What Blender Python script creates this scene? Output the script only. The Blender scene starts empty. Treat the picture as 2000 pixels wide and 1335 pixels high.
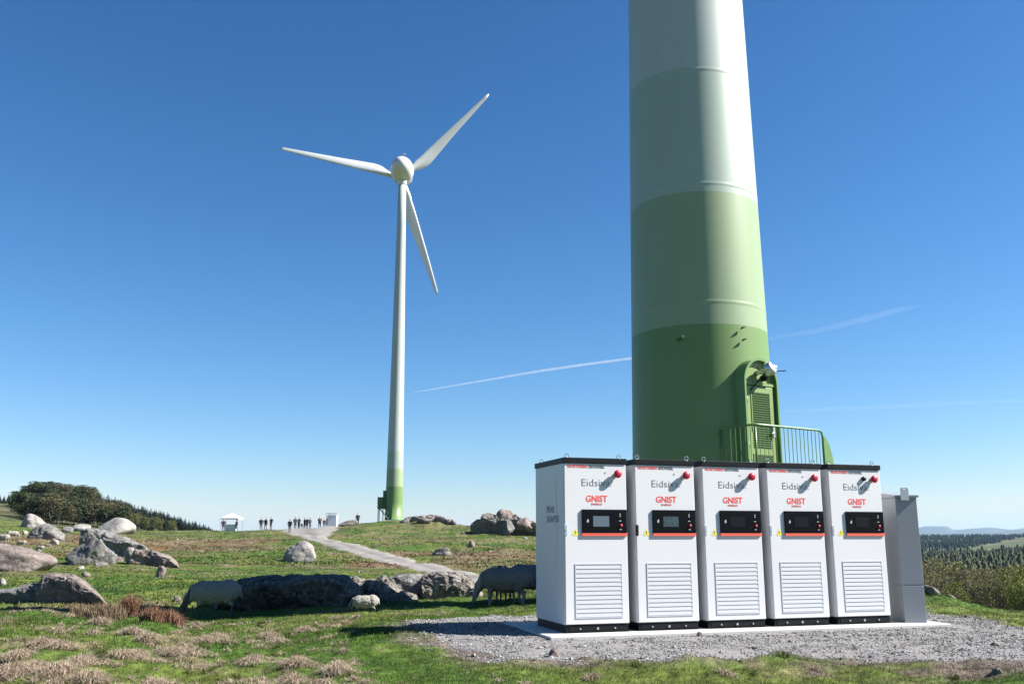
import bpy, bmesh, math, random
import numpy as np
from mathutils import Vector, Matrix, Euler

# ------------------------------------------------------------------ camera, sky, sun, exposure
SC = bpy.context.scene
COL = SC.collection
F, PITCH, EYE = 1803.2, 0.2058, 1.2112
cam = bpy.data.cameras.new('camera'); cam_o = bpy.data.objects.new('camera', cam); COL.objects.link(cam_o)
cam.sensor_width = 36.0; cam.lens = F*36/2000; cam.clip_start = 0.1; cam.clip_end = 200000
cam_o.location = (0, 0, EYE); cam_o.rotation_euler = (math.pi/2+PITCH, 0, 0)
SC.camera = cam_o
SUN_BEAR, SUN_EL = math.radians(92.0), math.radians(39.5)
world = bpy.data.worlds.new('World'); SC.world = world; world.use_nodes = True
wn = world.node_tree; bg = wn.nodes['Background']
sky = wn.nodes.new('ShaderNodeTexSky'); sky.sky_type = 'NISHITA'; sky.sun_disc = False
sky.sun_elevation = SUN_EL; sky.sun_rotation = SUN_BEAR; sky.altitude = 0
sky.air_density = 1.0; sky.dust_density = 0.1; sky.ozone_density = 3.0
# deepen the clear northern sky: per channel power on the physical sky colour
sep = wn.nodes.new('ShaderNodeSeparateColor'); com = wn.nodes.new('ShaderNodeCombineColor'); wn.links.new(sky.outputs[0], sep.inputs[0])
for i_, (k_, g_) in enumerate(((.83, 1.52), (.86, 1.2), (1.02, 1.12))):
    a_ = wn.nodes.new('ShaderNodeMath'); a_.operation = 'MULTIPLY'; a_.inputs[1].default_value = .15
    p_ = wn.nodes.new('ShaderNodeMath'); p_.operation = 'POWER'; p_.inputs[1].default_value = g_
    m_ = wn.nodes.new('ShaderNodeMath'); m_.operation = 'MULTIPLY'; m_.inputs[1].default_value = k_/.15
    c_ = wn.nodes.new('ShaderNodeMath'); c_.operation = 'MINIMUM'; c_.inputs[1].default_value = (5.4, 6.2, 7.0)[i_]   # no glare round the sun: very clear air
    wn.links.new(sep.outputs[i_], a_.inputs[0]); wn.links.new(a_.outputs[0], p_.inputs[0]); wn.links.new(p_.outputs[0], m_.inputs[0]); wn.links.new(m_.outputs[0], c_.inputs[0]); wn.links.new(c_.outputs[0], com.inputs[i_])
wn.links.new(com.outputs[0], bg.inputs['Color']); bg.inputs['Strength'].default_value = 0.05
sun = bpy.data.lights.new('sun', 'SUN'); sun.energy = 5.0; sun.angle = math.radians(0.5); sun.color = (1.0, 0.96, 0.9)
sun_o = bpy.data.objects.new('sun', sun); COL.objects.link(sun_o)
sd = Vector((math.sin(SUN_BEAR)*math.cos(SUN_EL), math.cos(SUN_BEAR)*math.cos(SUN_EL), math.sin(SUN_EL)))
sun_o.rotation_euler = (-sd).to_track_quat('-Z', 'Y').to_euler(); sun_o.location = (60, 0, 60)
SC.view_settings.view_transform = 'Standard'; SC.view_settings.look = 'None'
SC.view_settings.exposure = 1.58; SC.view_settings.gamma = 1.0
SC.render.engine = 'CYCLES'
SC.cycles.max_bounces = 6; SC.cycles.volume_bounces = 0; SC.cycles.transparent_max_bounces = 8
random.seed(7); RNG = np.random.default_rng(7)

# ------------------------------------------------------------------ helpers
def at(px, py, Y):
    """a point in the world at depth Y seen at pixel px,py of the 2000x1335 photograph"""
    u = (px-1000)/F; v = (667.5-py)/F
    y = math.cos(PITCH)-v*math.sin(PITCH); z = math.sin(PITCH)+v*math.cos(PITCH); k = Y/y
    return np.array([u*k, Y, EYE+z*k])
def ss(a, b, x):
    t = np.clip((x-a)/(b-a), 0, 1); return t*t*(3-2*t)
def _h(i, j, k, s):
    n = (i.astype(np.int64)*374761393 + j.astype(np.int64)*668265263 + k.astype(np.int64)*2147483647 + s*1274126177) & 0xffffffff
    n = ((n ^ (n >> 13))*1103515245) & 0xffffffff
    n = ((n ^ (n >> 16))*2654435761) & 0xffffffff
    return ((n ^ (n >> 15)) & 0xffffff)/float(0xffffff)*2-1
def noise(x, y, z=None, s=0):
    x = np.asarray(x, float); y = np.asarray(y, float); z = np.zeros_like(x) if z is None else np.asarray(z, float)
    i, j, k = np.floor(x), np.floor(y), np.floor(z); fx, fy, fz = x-i, y-j, z-k
    fx = fx*fx*(3-2*fx); fy = fy*fy*(3-2*fy); fz = fz*fz*(3-2*fz); r = 0
    for a in (0, 1):
        for b in (0, 1):
            for c in (0, 1):
                r = r + _h(i+a, j+b, k+c, s)*(fx if a else 1-fx)*(fy if b else 1-fy)*(fz if c else 1-fz)
    return r
def fbm(x, y, z=None, s=0, o=4, g=.5):
    r = 0; a = 1; f = 1
    for q in range(o):
        r = r + a*noise(x*f, y*f, None if z is None else z*f, s+q*17); a *= g; f *= 2.03
    return r
def tag(o, label=None, cat=None, group=None, kind=None):
    if label: o['label'] = label
    if cat: o['category'] = cat
    if group: o['group'] = group
    if kind: o['kind'] = kind
    return o
def empty(name, loc=(0, 0, 0), rz=0):
    o = bpy.data.objects.new(name, None); COL.objects.link(o); o.location = loc; o.rotation_euler = (0, 0, rz)
    o.empty_display_size = .2; return o
def mesh_obj(name, V, Fc, mats=None, parent=None, smooth=False, mi=None, cols=None):
    me = bpy.data.meshes.new(name)
    V = np.asarray(V, dtype=np.float32)
    if isinstance(Fc, np.ndarray):
        n, k = Fc.shape
        me.vertices.add(len(V)); me.vertices.foreach_set('co', V.ravel())
        me.loops.add(n*k); me.loops.foreach_set('vertex_index', Fc.ravel().astype(np.int32))
        me.polygons.add(n); me.polygons.foreach_set('loop_start', (np.arange(n)*k).astype(np.int32))
        me.polygons.foreach_set('loop_total', np.full(n, k, np.int32))
        me.update(calc_edges=True)
    else:
        me.from_pydata([tuple(map(float, v)) for v in V], [], Fc); me.update()
    for m in (mats if isinstance(mats, (list, tuple)) else [mats]):
        if m: me.materials.append(m)
    if mi is not None: me.polygons.foreach_set('material_index', np.asarray(mi, dtype=np.int32))
    me.polygons.foreach_set('use_smooth', np.full(len(me.polygons), smooth, dtype=bool))
    if cols is not None:
        ca = me.color_attributes.new(name='tint', type='FLOAT_COLOR', domain='POINT')
        c = np.ones((len(V), 4), np.float32); c[:, :cols.shape[1]] = cols; ca.data.foreach_set('color', c.ravel())
    o = bpy.data.objects.new(name, me); COL.objects.link(o)
    if parent: o.parent = parent
    return o
class MB:
    """gathers shapes for one mesh"""
    def __init__(s): s.bm = bmesh.new(); s.mi = 0
    def _new(s, verts):
        for f in {f for v in verts for f in v.link_faces}: f.material_index = s.mi
        return s
    def box(s, x0, x1, y0, y1, z0, z1, M=None, bev=0):
        r = bmesh.ops.create_cube(s.bm, size=1)['verts']
        m = Matrix.Translation(((x0+x1)/2, (y0+y1)/2, (z0+z1)/2)) @ Matrix.Diagonal((abs(x1-x0), abs(y1-y0), abs(z1-z0), 1))
        bmesh.ops.transform(s.bm, matrix=m, verts=r)
        if bev:
            es = list({e for v in r for e in v.link_edges})
            q = bmesh.ops.bevel(s.bm, geom=es, offset=bev, segments=2, affect='EDGES', profile=.5)
            r = list({v for f in q['faces'] for v in f.verts} | {v for v in r if v.is_valid})
            seen = set(r); st = list(r)
            while st:
                v = st.pop()
                for e in v.link_edges:
                    w = e.other_vert(v)
                    if w not in seen: seen.add(w); st.append(w)
            r = list(seen)
        if M: bmesh.ops.transform(s.bm, matrix=M, verts=r)
        return s._new(r)
    def tube(s, pts, r, n=8, cap=True):
        pts = [Vector(p) for p in pts]; rr = r if isinstance(r, (list, tuple)) else [r]*len(pts); rings = []
        d0 = (pts[1]-pts[0]).normalized(); u = d0.orthogonal().normalized()
        for i, p in enumerate(pts):
            d = (pts[min(i+1, len(pts)-1)]-pts[max(i-1, 0)]).normalized()
            u = (u-d*u.dot(d)).normalized(); w = d.cross(u)
            rings.append([s.bm.verts.new(p+(u*math.cos(a)+w*math.sin(a))*rr[i]) for a in [2*math.pi*k/n for k in range(n)]])
        for a, b in zip(rings, rings[1:]):
            for k in range(n):
                f = s.bm.faces.new((a[k], a[(k+1) % n], b[(k+1) % n], b[k])); f.material_index = s.mi; f.smooth = n > 6
        if cap:
            for q in (list(reversed(rings[0])), rings[-1]): s.bm.faces.new(q).material_index = s.mi
        return s
    def lathe(s, prof, n=32, M=None):
        rings = []
        for (r, z) in prof:
            rings.append([s.bm.verts.new(((M @ Vector((r*math.cos(2*math.pi*k/n), r*math.sin(2*math.pi*k/n), z))) if M else (r*math.cos(2*math.pi*k/n), r*math.sin(2*math.pi*k/n), z))) for k in range(n)])
        for a, b in zip(rings, rings[1:]):
            for k in range(n):
                f = s.bm.faces.new((a[k], a[(k+1) % n], b[(k+1) % n], b[k])); f.smooth = True; f.material_index = s.mi
        s.bm.faces.new(list(reversed(rings[0]))).material_index = s.mi; s.bm.faces.new(rings[-1]).material_index = s.mi
        return s
    def prism(s, poly, M, depth):
        """polygon in local xz plane, thickness along +y"""
        a = [s.bm.verts.new(M @ Vector((x, 0, z))) for x, z in poly]; b = [s.bm.verts.new(M @ Vector((x, depth, z))) for x, z in poly]
        fs = [s.bm.faces.new(a), s.bm.faces.new(list(reversed(b)))]
        n = len(a)
        for k in range(n): fs.append(s.bm.faces.new((a[(k+1) % n], a[k], b[k], b[(k+1) % n])))
        for f in fs: f.material_index = s.mi
        return s
    def build(s, name, mats, parent=None, smooth=None):
        bmesh.ops.recalc_face_normals(s.bm, faces=s.bm.faces[:])
        me = bpy.data.meshes.new(name); s.bm.to_mesh(me); s.bm.free()
        for m in (mats if isinstance(mats, (list, tuple)) else [mats]): me.materials.append(m)
        if smooth is not None: me.polygons.foreach_set('use_smooth', np.full(len(me.polygons), smooth, dtype=bool))
        o = bpy.data.objects.new(name, me); COL.objects.link(o)
        if parent: o.parent = parent
        return o
def copy_tree(o, parent=None):
    c = o.copy(); COL.objects.link(c)
    if parent: c.parent = parent
    for ch in list(o.children): copy_tree(ch, c)
    return c
# ------------------------------------------------------------------ materials
def N(nt, t, **kw):
    n = nt.nodes.new(t)
    for k, v in kw.items():
        if k in n.inputs: n.inputs[k].default_value = v
        else: setattr(n, k, v)
    return n
def base_mat(name, col=(.5, .5, .5), rough=.6, metal=0, var=.08, scale=6, bump=0, bscale=40, spec=.5, coat=0):
    """plain painted / raw surface with mottling and optional bump"""
    m = bpy.data.materials.new(name); m.use_nodes = True; nt = m.node_tree; b = nt.nodes['Principled BSDF']
    b.inputs['Roughness'].default_value = rough; b.inputs['Metallic'].default_value = metal
    b.inputs['Specular IOR Level'].default_value = spec; b.inputs['Coat Weight'].default_value = coat
    tc = N(nt, 'ShaderNodeTexCoord'); nz = N(nt, 'ShaderNodeTexNoise', Scale=scale, Detail=5.0)
    nt.links.new(tc.outputs['Object'], nz.inputs['Vector'])
    mx = N(nt, 'ShaderNodeMix', data_type='RGBA')
    mx.inputs['A'].default_value = (*[c*(1-var) for c in col], 1); mx.inputs['B'].default_value = (*[min(1, c*(1+var)) for c in col], 1)
    nt.links.new(nz.outputs['Fac'], mx.inputs['Factor']); nt.links.new(mx.outputs['Result'], b.inputs['Base Color'])
    if bump:
        n2 = N(nt, 'ShaderNodeTexNoise', Scale=bscale, Detail=6.0); nt.links.new(tc.outputs['Object'], n2.inputs['Vector'])
        bp = N(nt, 'ShaderNodeBump', Strength=1.0, Distance=bump); nt.links.new(n2.outputs['Fac'], bp.inputs['Height']); nt.links.new(bp.outputs[0], b.inputs['Normal'])
    return m
def tint_mat(name, rough=.8, var=.25, scale=3, bump=0, bscale=30, trans=0, two=None):
    """colour from the mesh's own tint attribute, mottled"""
    m = bpy.data.materials.new(name); m.use_nodes = True; nt = m.node_tree; b = nt.nodes['Principled BSDF']
    b.inputs['Roughness'].default_value = rough; b.inputs['Specular IOR Level'].default_value = .15
    at_ = N(nt, 'ShaderNodeVertexColor', layer_name='tint'); tc = N(nt, 'ShaderNodeTexCoord')
    nz = N(nt, 'ShaderNodeTexNoise', Scale=scale, Detail=6.0); nt.links.new(tc.outputs['Object'], nz.inputs['Vector'])
    mr = N(nt, 'ShaderNodeMapRange'); mr.inputs['To Min'].default_value = 1-var*1.6; mr.inputs['To Max'].default_value = 1+var*1.6
    mr.inputs['From Min'].default_value = .25; mr.inputs['From Max'].default_value = .75
    nt.links.new(nz.outputs['Fac'], mr.inputs['Value'])
    vm = N(nt, 'ShaderNodeVectorMath', operation='SCALE'); nt.links.new(at_.outputs['Color'], vm.inputs[0]); nt.links.new(mr.outputs[0], vm.inputs['Scale'])
    nt.links.new(vm.outputs[0], b.inputs['Base Color'])
    if bump:
        n2 = N(nt, 'ShaderNodeTexNoise', Scale=bscale, Detail=6.0); nt.links.new(tc.outputs['Object'], n2.inputs['Vector'])
        bp = N(nt, 'ShaderNodeBump', Strength=1.0, Distance=bump); nt.links.new(n2.outputs['Fac'], bp.inputs['Height']); nt.links.new(bp.outputs[0], b.inputs['Normal'])
    if trans:
        tr = N(nt, 'ShaderNodeBsdfTranslucent'); nt.links.new(vm.outputs[0], tr.inputs['Color'])
        ms = N(nt, 'ShaderNodeMixShader'); ms.inputs[0].default_value = trans
        nt.links.new(b.outputs[0], ms.inputs[1]); nt.links.new(tr.outputs[0], ms.inputs[2])
        nt.links.new(ms.outputs[0], nt.nodes['Material Output'].inputs['Surface'])
    return m
def rock_mat(name, c1, c2, c3, sc=1.0, bump=.07):
    m = bpy.data.materials.new(name); m.use_nodes = True; nt = m.node_tree; b = nt.nodes['Principled BSDF']; L = nt.links.new
    b.inputs['Roughness'].default_value = .9; b.inputs['Specular IOR Level'].default_value = .2
    tc = N(nt, 'ShaderNodeTexCoord')
    n1 = N(nt, 'ShaderNodeTexNoise', Scale=1.3*sc, Detail=8.0, Roughness=.65); n2 = N(nt, 'ShaderNodeTexNoise', Scale=7*sc, Detail=8.0, Roughness=.7)
    n3 = N(nt, 'ShaderNodeTexVoronoi', Scale=1.1*sc); n3.feature = 'DISTANCE_TO_EDGE'
    wp = N(nt, 'ShaderNodeMix', data_type='VECTOR'); wp.inputs['Factor'].default_value = .5
    L(tc.outputs['Object'], n1.inputs['Vector']); L(tc.outputs['Object'], n2.inputs['Vector'])
    L(tc.outputs['Object'], wp.inputs[4]); L(n1.outputs['Color'], wp.inputs[5]); L(wp.outputs[1], n3.inputs['Vector'])
    r = N(nt, 'ShaderNodeValToRGB'); L(n1.outputs['Fac'], r.inputs[0])
    e = r.color_ramp.elements; e[0].position = .36; e[0].color = (*c1, 1); e[1].position = .64; e[1].color = (*c2, 1)
    r2 = N(nt, 'ShaderNodeValToRGB'); L(n2.outputs['Fac'], r2.inputs[0]); e = r2.color_ramp.elements; e[0].position = .5; e[0].color = (0, 0, 0, 1); e[1].position = .68; e[1].color = (1, 1, 1, 1)
    mx = N(nt, 'ShaderNodeMix', data_type='RGBA'); L(r2.outputs[0], mx.inputs['Factor']); L(r.outputs[0], mx.inputs['A']); mx.inputs['B'].default_value = (*c3, 1)
    ck = N(nt, 'ShaderNodeMapRange'); ck.inputs['From Max'].default_value = .028; ck.inputs['To Min'].default_value = .62; L(n3.outputs['Distance'], ck.inputs['Value'])
    vm = N(nt, 'ShaderNodeVectorMath', operation='SCALE'); L(mx.outputs['Result'], vm.inputs[0]); L(ck.outputs[0], vm.inputs['Scale']); L(vm.outputs[0], b.inputs['Base Color'])
    ad = N(nt, 'ShaderNodeMath', operation='ADD'); L(n2.outputs['Fac'], ad.inputs[0]); m2 = N(nt, 'ShaderNodeMath', operation='MULTIPLY'); m2.inputs[1].default_value = .5; L(ck.outputs[0], m2.inputs[0]); L(m2.outputs[0], ad.inputs[1])
    bp = N(nt, 'ShaderNodeBump', Strength=1.0, Distance=bump/sc); L(ad.outputs[0], bp.inputs['Height']); L(bp.outputs[0], b.inputs['Normal'])
    return m
M = {}
M['white'] = base_mat('white powder coat', (.57, .57, .578), .38, 0, .02, 1.5, spec=.4)
M['vent'] = base_mat('grey white louvre paint', (.46, .47, .485), .45, 0, .02, 2)
M['black'] = base_mat('black paint', (.007, .008, .01), .45, 0, .2, 5, spec=.18)
M['gloss'] = base_mat('black glass', (.004, .004, .005), .2, 0, .1, 3, spec=.15)
M['steel'] = base_mat('galvanised steel', (.5, .52, .54), .35, .9, .15, 20)
M['red'] = base_mat('red plastic', (.36, .006, .03), .4, 0, .05, 5)
M['stripe'] = base_mat('red stripe', (.8, .09, .05), .5, 0, .02, 5)
M['redink'] = base_mat('red lettering', (.72, .05, .035), .5, 0, .02, 5)
M['ink'] = base_mat('grey lettering', (.1, .11, .12), .5, 0, .05, 5)
M['yellow'] = base_mat('yellow sticker', (.75, .62, .03), .5, 0, .02, 5)
M['screen'] = base_mat('screen', (.09, .12, .15), .15, 0, .1, 8)
M['screen2'] = base_mat('patterned screen', (.035, .055, .065), .15, 0, .9, 28)
M['screen3'] = base_mat('dark screen', (.007, .009, .011), .2, 0, .3, 8, spec=.2)
M['dim'] = base_mat('dim symbol', (.35, .35, .35), .5)
M['latch'] = base_mat('grey latch', (.26, .3, .36), .4)
M['grey'] = base_mat('grey powder coat', (.235, .25, .265), .5, 0, .05, 3, bump=.0006, bscale=60)
M['concrete'] = base_mat('concrete', (.4, .39, .375), .9, 0, .12, 4, bump=.004, bscale=60)
M['tgreen'] = base_mat('green steel paint', (.10, .19, .06), .4, 0, .08, 3)
M['dgreen'] = base_mat('dark green paint', (.06, .12, .045), .5, 0, .12, 3)
M['leafdoor'] = base_mat('light green door paint', (.15, .215, .07), .45, 0, .06, 4)
M['twhite'] = base_mat('turbine white', (.52, .54, .53), .35, 0, .03, .5)
M['wood'] = base_mat('bark', (.09, .075, .06), .9, 0, .3, 4)
M['tent'] = base_mat('white canvas', (.7, .7, .7), .8, 0, .03, 3)
M['soil'] = base_mat('soil', (.16, .11, .08), .95, 0, .3, 3, bump=.01)

# ------------------------------------------------------------------ terrain height field
COLS = [-1500, -500, 0, 150, 300, 345, 400, 560, 650, 769, 860, 1000, 1200, 1500, 1800, 1900, 2000, 2600, 3800]
def row(Y, vals):
    out = []
    for c, v in zip(COLS, vals):
        out.append(float(v) if abs(v) < 200 else at(c, v, Y)[2])
    return out
T = {}
def R(Y, *v): T[Y] = row(Y, v)
#     -1500 -500   0    150   300   345   400   560   650   769   860   1000  1200  1500  1800  1900  2000  2600 3800
R(3,   -.3, -.3, -.3, -.3, -.3, -.3, -.3, -.3, -.3, -.3, -.3, -.3, -.3, -.3, -.3, -.3, -.3, -.3, -.3)
R(7,   -.2, -.2, -.2, -.2, -.2, -.2, -.22, -.2, -.2, -.2, -.2, -.2, -.2, -.2, -.2, -.2, -.22, -.3, -.3)
R(9,   -.12, -.12, -.12, -.12, -.14, -.14, -.16, -.15, -.13, -.12, -.1, -.1, -.1, -.1, -.1, -.1, -.12, -.2, -.3)
R(11,  -.05, -.05, -.05, -.05, -.08, -.08, -.12, -.12, -.12, -.1, -.08, -.06, -.05, -.05, -.05, -.05, -.06, -.1, -.3)
R(13,  0, 0, .02, .02, 0, -.02, -.15, -.15, -.1, -.04, -.015, -.02, -.05, -.05, -.05, -.05, -.06, -.2, -.4)
R(14.6, .05, .05, .07, .06, .05, .0, -.22, -.2, -.12, -.05, -.03, -.03, -.05, -.05, -.06, -.08, -.1, -.3, -.5)
R(17,  -.2, -.2, -.2, -.2, -.25, -.3, -.42, -.38, -.3, -.26, -.24, -.2, -.05, -.05, -.06, -.14, -.2, -.7, -1)
R(19.5, -.5, -.5, -.52, -.52, -.54, -.54, -.52, -.44, -.37, -.32, -.28, -.25, -.05, -.05, .0, -.3, -.45, -1.5, -2)
R(22,  -.5, -.5, -.5, -.5, -.52, -.52, -.5, -.44, -.4, -.36, -.32, -.28, -.05, -.05, -.2, -.9, -1.2, -2.5, -3)
R(25,  1168, 1168, 1168, 1168, 1168, 1168, 1165, -.45, -.45, -.42, -.4, -.35, -.05, -.05, -.9, -1.6, -1.9, -3.5, -4)
R(32,  1140, 1140, 1137, 1137, 1135, 1134, 1133, 1140, -.62, -.62, -.6, -.6, -.3, -.4, -2, -2.6, -3, -5, -6)
R(50,  1090, 1090, 1092, 1100, 1108, 1112, 1114, 1116, 1118, 1122, 1124, 1120, -.9, -1.2, -4.6, -5, -5.4, -7, -8)
R(70,  1060, 1060, 1064, 1078, 1085, 1088, 1090, 1092, 1094, 1097, 1097, 1094, -.8, -2, -6.5, -7, -7.3, -9, -11)
R(95,  1036, 1036, 1042, 1056, 1060, 1063, 1065, 1064, 1065, 1066, 1066, 1066, -.4, -3, -9, -9.5, -10, -12, -14)
R(120, 1020, 1020, 1024, 1038, 1044, 1046, 1047, 1046, 1044, 1044, 1044, 1044, 0, -4, -11, -12, -12, -14, -16)
R(145, 1010, 1008, 1012, 1028, 1035, 1036, 1036, 1034, 1030, 1021, 1022, 1033, .5, -5, -13, -14, -14, -16, -18)
R(166, 1006, 1004, 1009, 1030, 1037, 1038, 1038, 1037, 1032, 1012, 1020, 1035, .3, -6, -15, -16, -16, -18, -20)
R(200, 1006, 1004, 1010, 1034, 1044, 1046, 1047, 1050, 1045, 1030, 1034, 1050, -2, -8, -18, -19, -18, -20, -22)
R(280, 1000, 1000, 1004, 1026, 1040, 1044, 1048, 1054, 1055, 1055, 1055, 1055, -6, -12, -22, -22, -21, -22, -24)
R(380, 985, 985, 990, 1004, 1030, 1036, 1044, 1054, 1056, 1056, 1056, 1056, -10, -18, -26, -26, -24, -24, -26)
R(470, 968, 968, 976, 984, 1010, 1018, 1034, 1052, 1056, 1056, 1056, 1056, -16, -24, 1115, 1112, 1104, 1095, 1095)
R(600, 975, 975, 985, 990, 1018, 1028, 1040, 1054, 1056, 1056, 1056, 1056, -20, -28, 1098, 1094, 1084, 1078, 1078)
R(900, 1000, 1000, 1000, 1005, 1030, 1040, 1050, 1054, 1056, 1056, 1056, 1056, -28, -34, 1086, 1080, 1068, 1064, 1064)
R(1300, 1020, 1020, 1020, 1025, 1040, 1048, 1052, 1054, 1056, 1056, 1056, 1056, -28, -34, 1080, 1076, 1069, 1064, 1064)
R(2000, 1030, 1030, 1030, 1030, 1046, 1050, 1052, 1054, 1056, 1056, 1056, 1056, -20, -20, 1060, 1060, 1055, 1050, 1050)
R(2800, 1046, 1046, 1046, 1046, 1050, 1050, 1052, 1054, 1054, 1052, 1052, 1052, -5, -5, 1046, 1046, 1044, 1044, 1044)
R(5000, -20, -20, -20, -20, -20, -20, -20, -20, -20, -20, -20, -20, -20, -20, -20, -20, -20, -20, -20)
R(16000, -30, -30, -30, -30, -30, -30, -30, -30, -30, -30, -30, -30, -30, -30, -30, -30, -30, -30, -30)
Ys = np.array(sorted(T)); TB = np.array([T[y] for y in Ys]); BR = np.array([math.atan((c-1000)/F/math.cos(PITCH)) for c in COLS])
NB, NR = 500, 420
_b = np.linspace(BR[0], BR[-1], NB); _r = np.linspace(math.log(2.5), math.log(16000), NR)
_t1 = np.array([np.interp(_b, BR, rw) for rw in TB])               # (rows, NB), rows at depth Y
FT = np.empty((NR, NB))
for _i in range(NB):                                               # depth Y -> range r per bearing
    FT[:, _i] = np.interp(_r, np.log(Ys/math.cos(min(abs(_b[_i]), 1.0))), _t1[:, _i])
def _blur(A, k, ax):
    P = np.pad(A, [(k, k) if i == ax else (0, 0) for i in (0, 1)], mode='edge'); o = 0
    w = np.hanning(2*k+3)[1:-1]; w /= w.sum()
    for i in range(2*k+1): o = o+w[i]*np.take(P, range(i, i+A.shape[ax]), axis=ax)
    return o
FT = _blur(_blur(FT, 5, 0), 7, 1)
def hraw(X, Y):
    X = np.asarray(X, float); Y = np.asarray(Y, float)
    b = np.arctan2(X, Y); r = np.hypot(X, Y)
    fb = np.clip((b-_b[0])/(_b[1]-_b[0]), 0, NB-1.001); fr = np.clip((np.log(np.maximum(r, .01))-_r[0])/(_r[1]-_r[0]), 0, NR-1.001)
    i = fb.astype(int); j = fr.astype(int); u = fb-i; v = fr-j
    z = (FT[j, i]*(1-u)+FT[j, i+1]*u)*(1-v)+(FT[j+1, i]*(1-u)+FT[j+1, i+1]*u)*v
    back = ss(1.1, 1.6, np.abs(b))
    return z*(1-back)+(-.3)*back
ROW = math.radians(90-73.07); RD = np.array([math.cos(ROW), math.sin(ROW)]); RB = np.array([-math.sin(ROW), math.cos(ROW)])
R0 = np.array([.675, 12.088])                                       # front left foot of the first cabinet
def rowpt(a, p, z=0): q = R0+RD*a+RB*p; return (q[0], q[1], z)
def ground_px(px, py, z=-.06):
    a = at(px, py, 1.0); d = a-np.array([0, 0, EYE]); k = (z-EYE)/d[2]; return (d[0]*k, d[1]*k)
def poly_sd(X, Y, P):
    """signed distance to polygon, + inside"""
    X = np.asarray(X, float); Y = np.asarray(Y, float); d = np.full(X.shape, 1e9); ins = np.zeros(X.shape, bool); n = len(P)
    for i in range(n):
        x0, y0 = P[i]; x1, y1 = P[(i+1) % n]; ex, ey = x1-x0, y1-y0; L = ex*ex+ey*ey+1e-12
        t = np.clip(((X-x0)*ex+(Y-y0)*ey)/L, 0, 1); d = np.minimum(d, np.hypot(X-x0-t*ex, Y-y0-t*ey))
        c = (y0 > Y) != (y1 > Y); ins ^= c & (X < (x1-x0)*(Y-y0)/(y1-y0+1e-12)+x0)
    return np.where(ins, d, -d)
GP = [ground_px(*q) for q in [(800, 1222), (850, 1246), (905, 1268), (960, 1286), (1090, 1294), (1300, 1288), (1500, 1278), (1640, 1282), (1800, 1290), (2000, 1290), (2300, 1296), (2300, 1245), (2000, 1232), (1930, 1218), (1870, 1204), (1815, 1196)]]
GP += [(7.0, 18), (7.2, 23), (5, 24.5), (1.5, 22), (.8, 17), ground_px(1040, 1200), ground_px(930, 1204), ground_px(850, 1209)]
def gravel_m(X, Y):
    return poly_sd(X, Y, GP)+.22*fbm(X*1.3, Y*1.3, s=5, o=4)
MOUND = (float(at(832, 1015, 141)[0]), 141.)
def height(X, Y):
    z = hraw(X, Y); X = np.asarray(X, float); Y = np.asarray(Y, float); r = np.hypot(X, Y)
    g = ss(-.1, .35, gravel_m(X, Y)) if r.min() < 40 else 0
    amp = 1-g*.92
    z = z+amp*(.05*fbm(X*.8, Y*.8, s=1, o=3)+.035*fbm(X*3.1, Y*3.1, s=2, o=3)*(r < 200))
    mx_, my_ = MOUND; z = z+1.25*np.exp(-((X-mx_)/3.6)**2-((Y-my_)/4.5)**2)*(1+.5*fbm(X*.6, Y*.6, s=6, o=3))*(r > 100)
    z = z+ss(28, 80, r)*(1-ss(230, 400, r))*(.18*fbm(X*.16, Y*.16, s=3, o=4)) + ss(300, 800, r)*1.2*fbm(X*.02, Y*.02, s=4, o=4)
    return z
def hz(x, y): return float(height(np.array([x]), np.array([y]))[0])
_ks = np.exp(np.linspace(math.log(4), math.log(9000), 2600))
def hit(px, py, kmin=4):
    a = at(px, py, 1.0)-np.array([0, 0, EYE]); P = a[None, :]*_ks[:, None]
    dz = EYE+P[:, 2]-hraw(P[:, 0], P[:, 1]); i = np.where((dz < 0) & (_ks > kmin))[0]
    if len(i) == 0: return None
    k = _ks[i[0]]; return (a[0]*k, a[1]*k, float(hraw(np.array([a[0]*k]), np.array([a[1]*k]))[0]))
# road outline, found on the terrain from the edges seen in the photograph
RL = [(540, 1035.5), (571, 1046), (600, 1055), (631, 1065), (680, 1079), (746, 1097), (812, 1113.5), (880, 1130), (950, 1146)]
RR = [(604, 1035.5), (638, 1052), (665, 1059), (697, 1066), (746, 1075.5), (796, 1089), (862, 1103.6), (928, 1120), (1000, 1134)]
RLw = [hit(*q, kmin=40 if q[0] < 800 else 26) or tuple(at(q[0], q[1], 150)) for q in RL]; RRw = [hit(*q, kmin=40 if q[0] < 800 else 26) or tuple(at(q[0], q[1], 150)) for q in RR]
def resamp(P, n):
    P = np.array(P)[:, :2]; d = np.r_[0, np.cumsum(np.hypot(*np.diff(P, axis=0).T))]; t = np.linspace(0, d[-1], n)
    return np.c_[np.interp(t, d, P[:, 0]), np.interp(t, d, P[:, 1])]
RLw[0] = (RLw[1][0]-11, 152, 0); RRw[0] = (RRw[1][0]-6, 152, 0)
ROADP = [tuple(p[:2]) for p in RLw]+[tuple(p[:2]) for p in reversed(RRw)]
print('ROAD', [tuple(round(float(c), 1) for c in p[:2]) for p in RLw], [tuple(round(float(c), 1) for c in p[:2]) for p in RRw])

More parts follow.
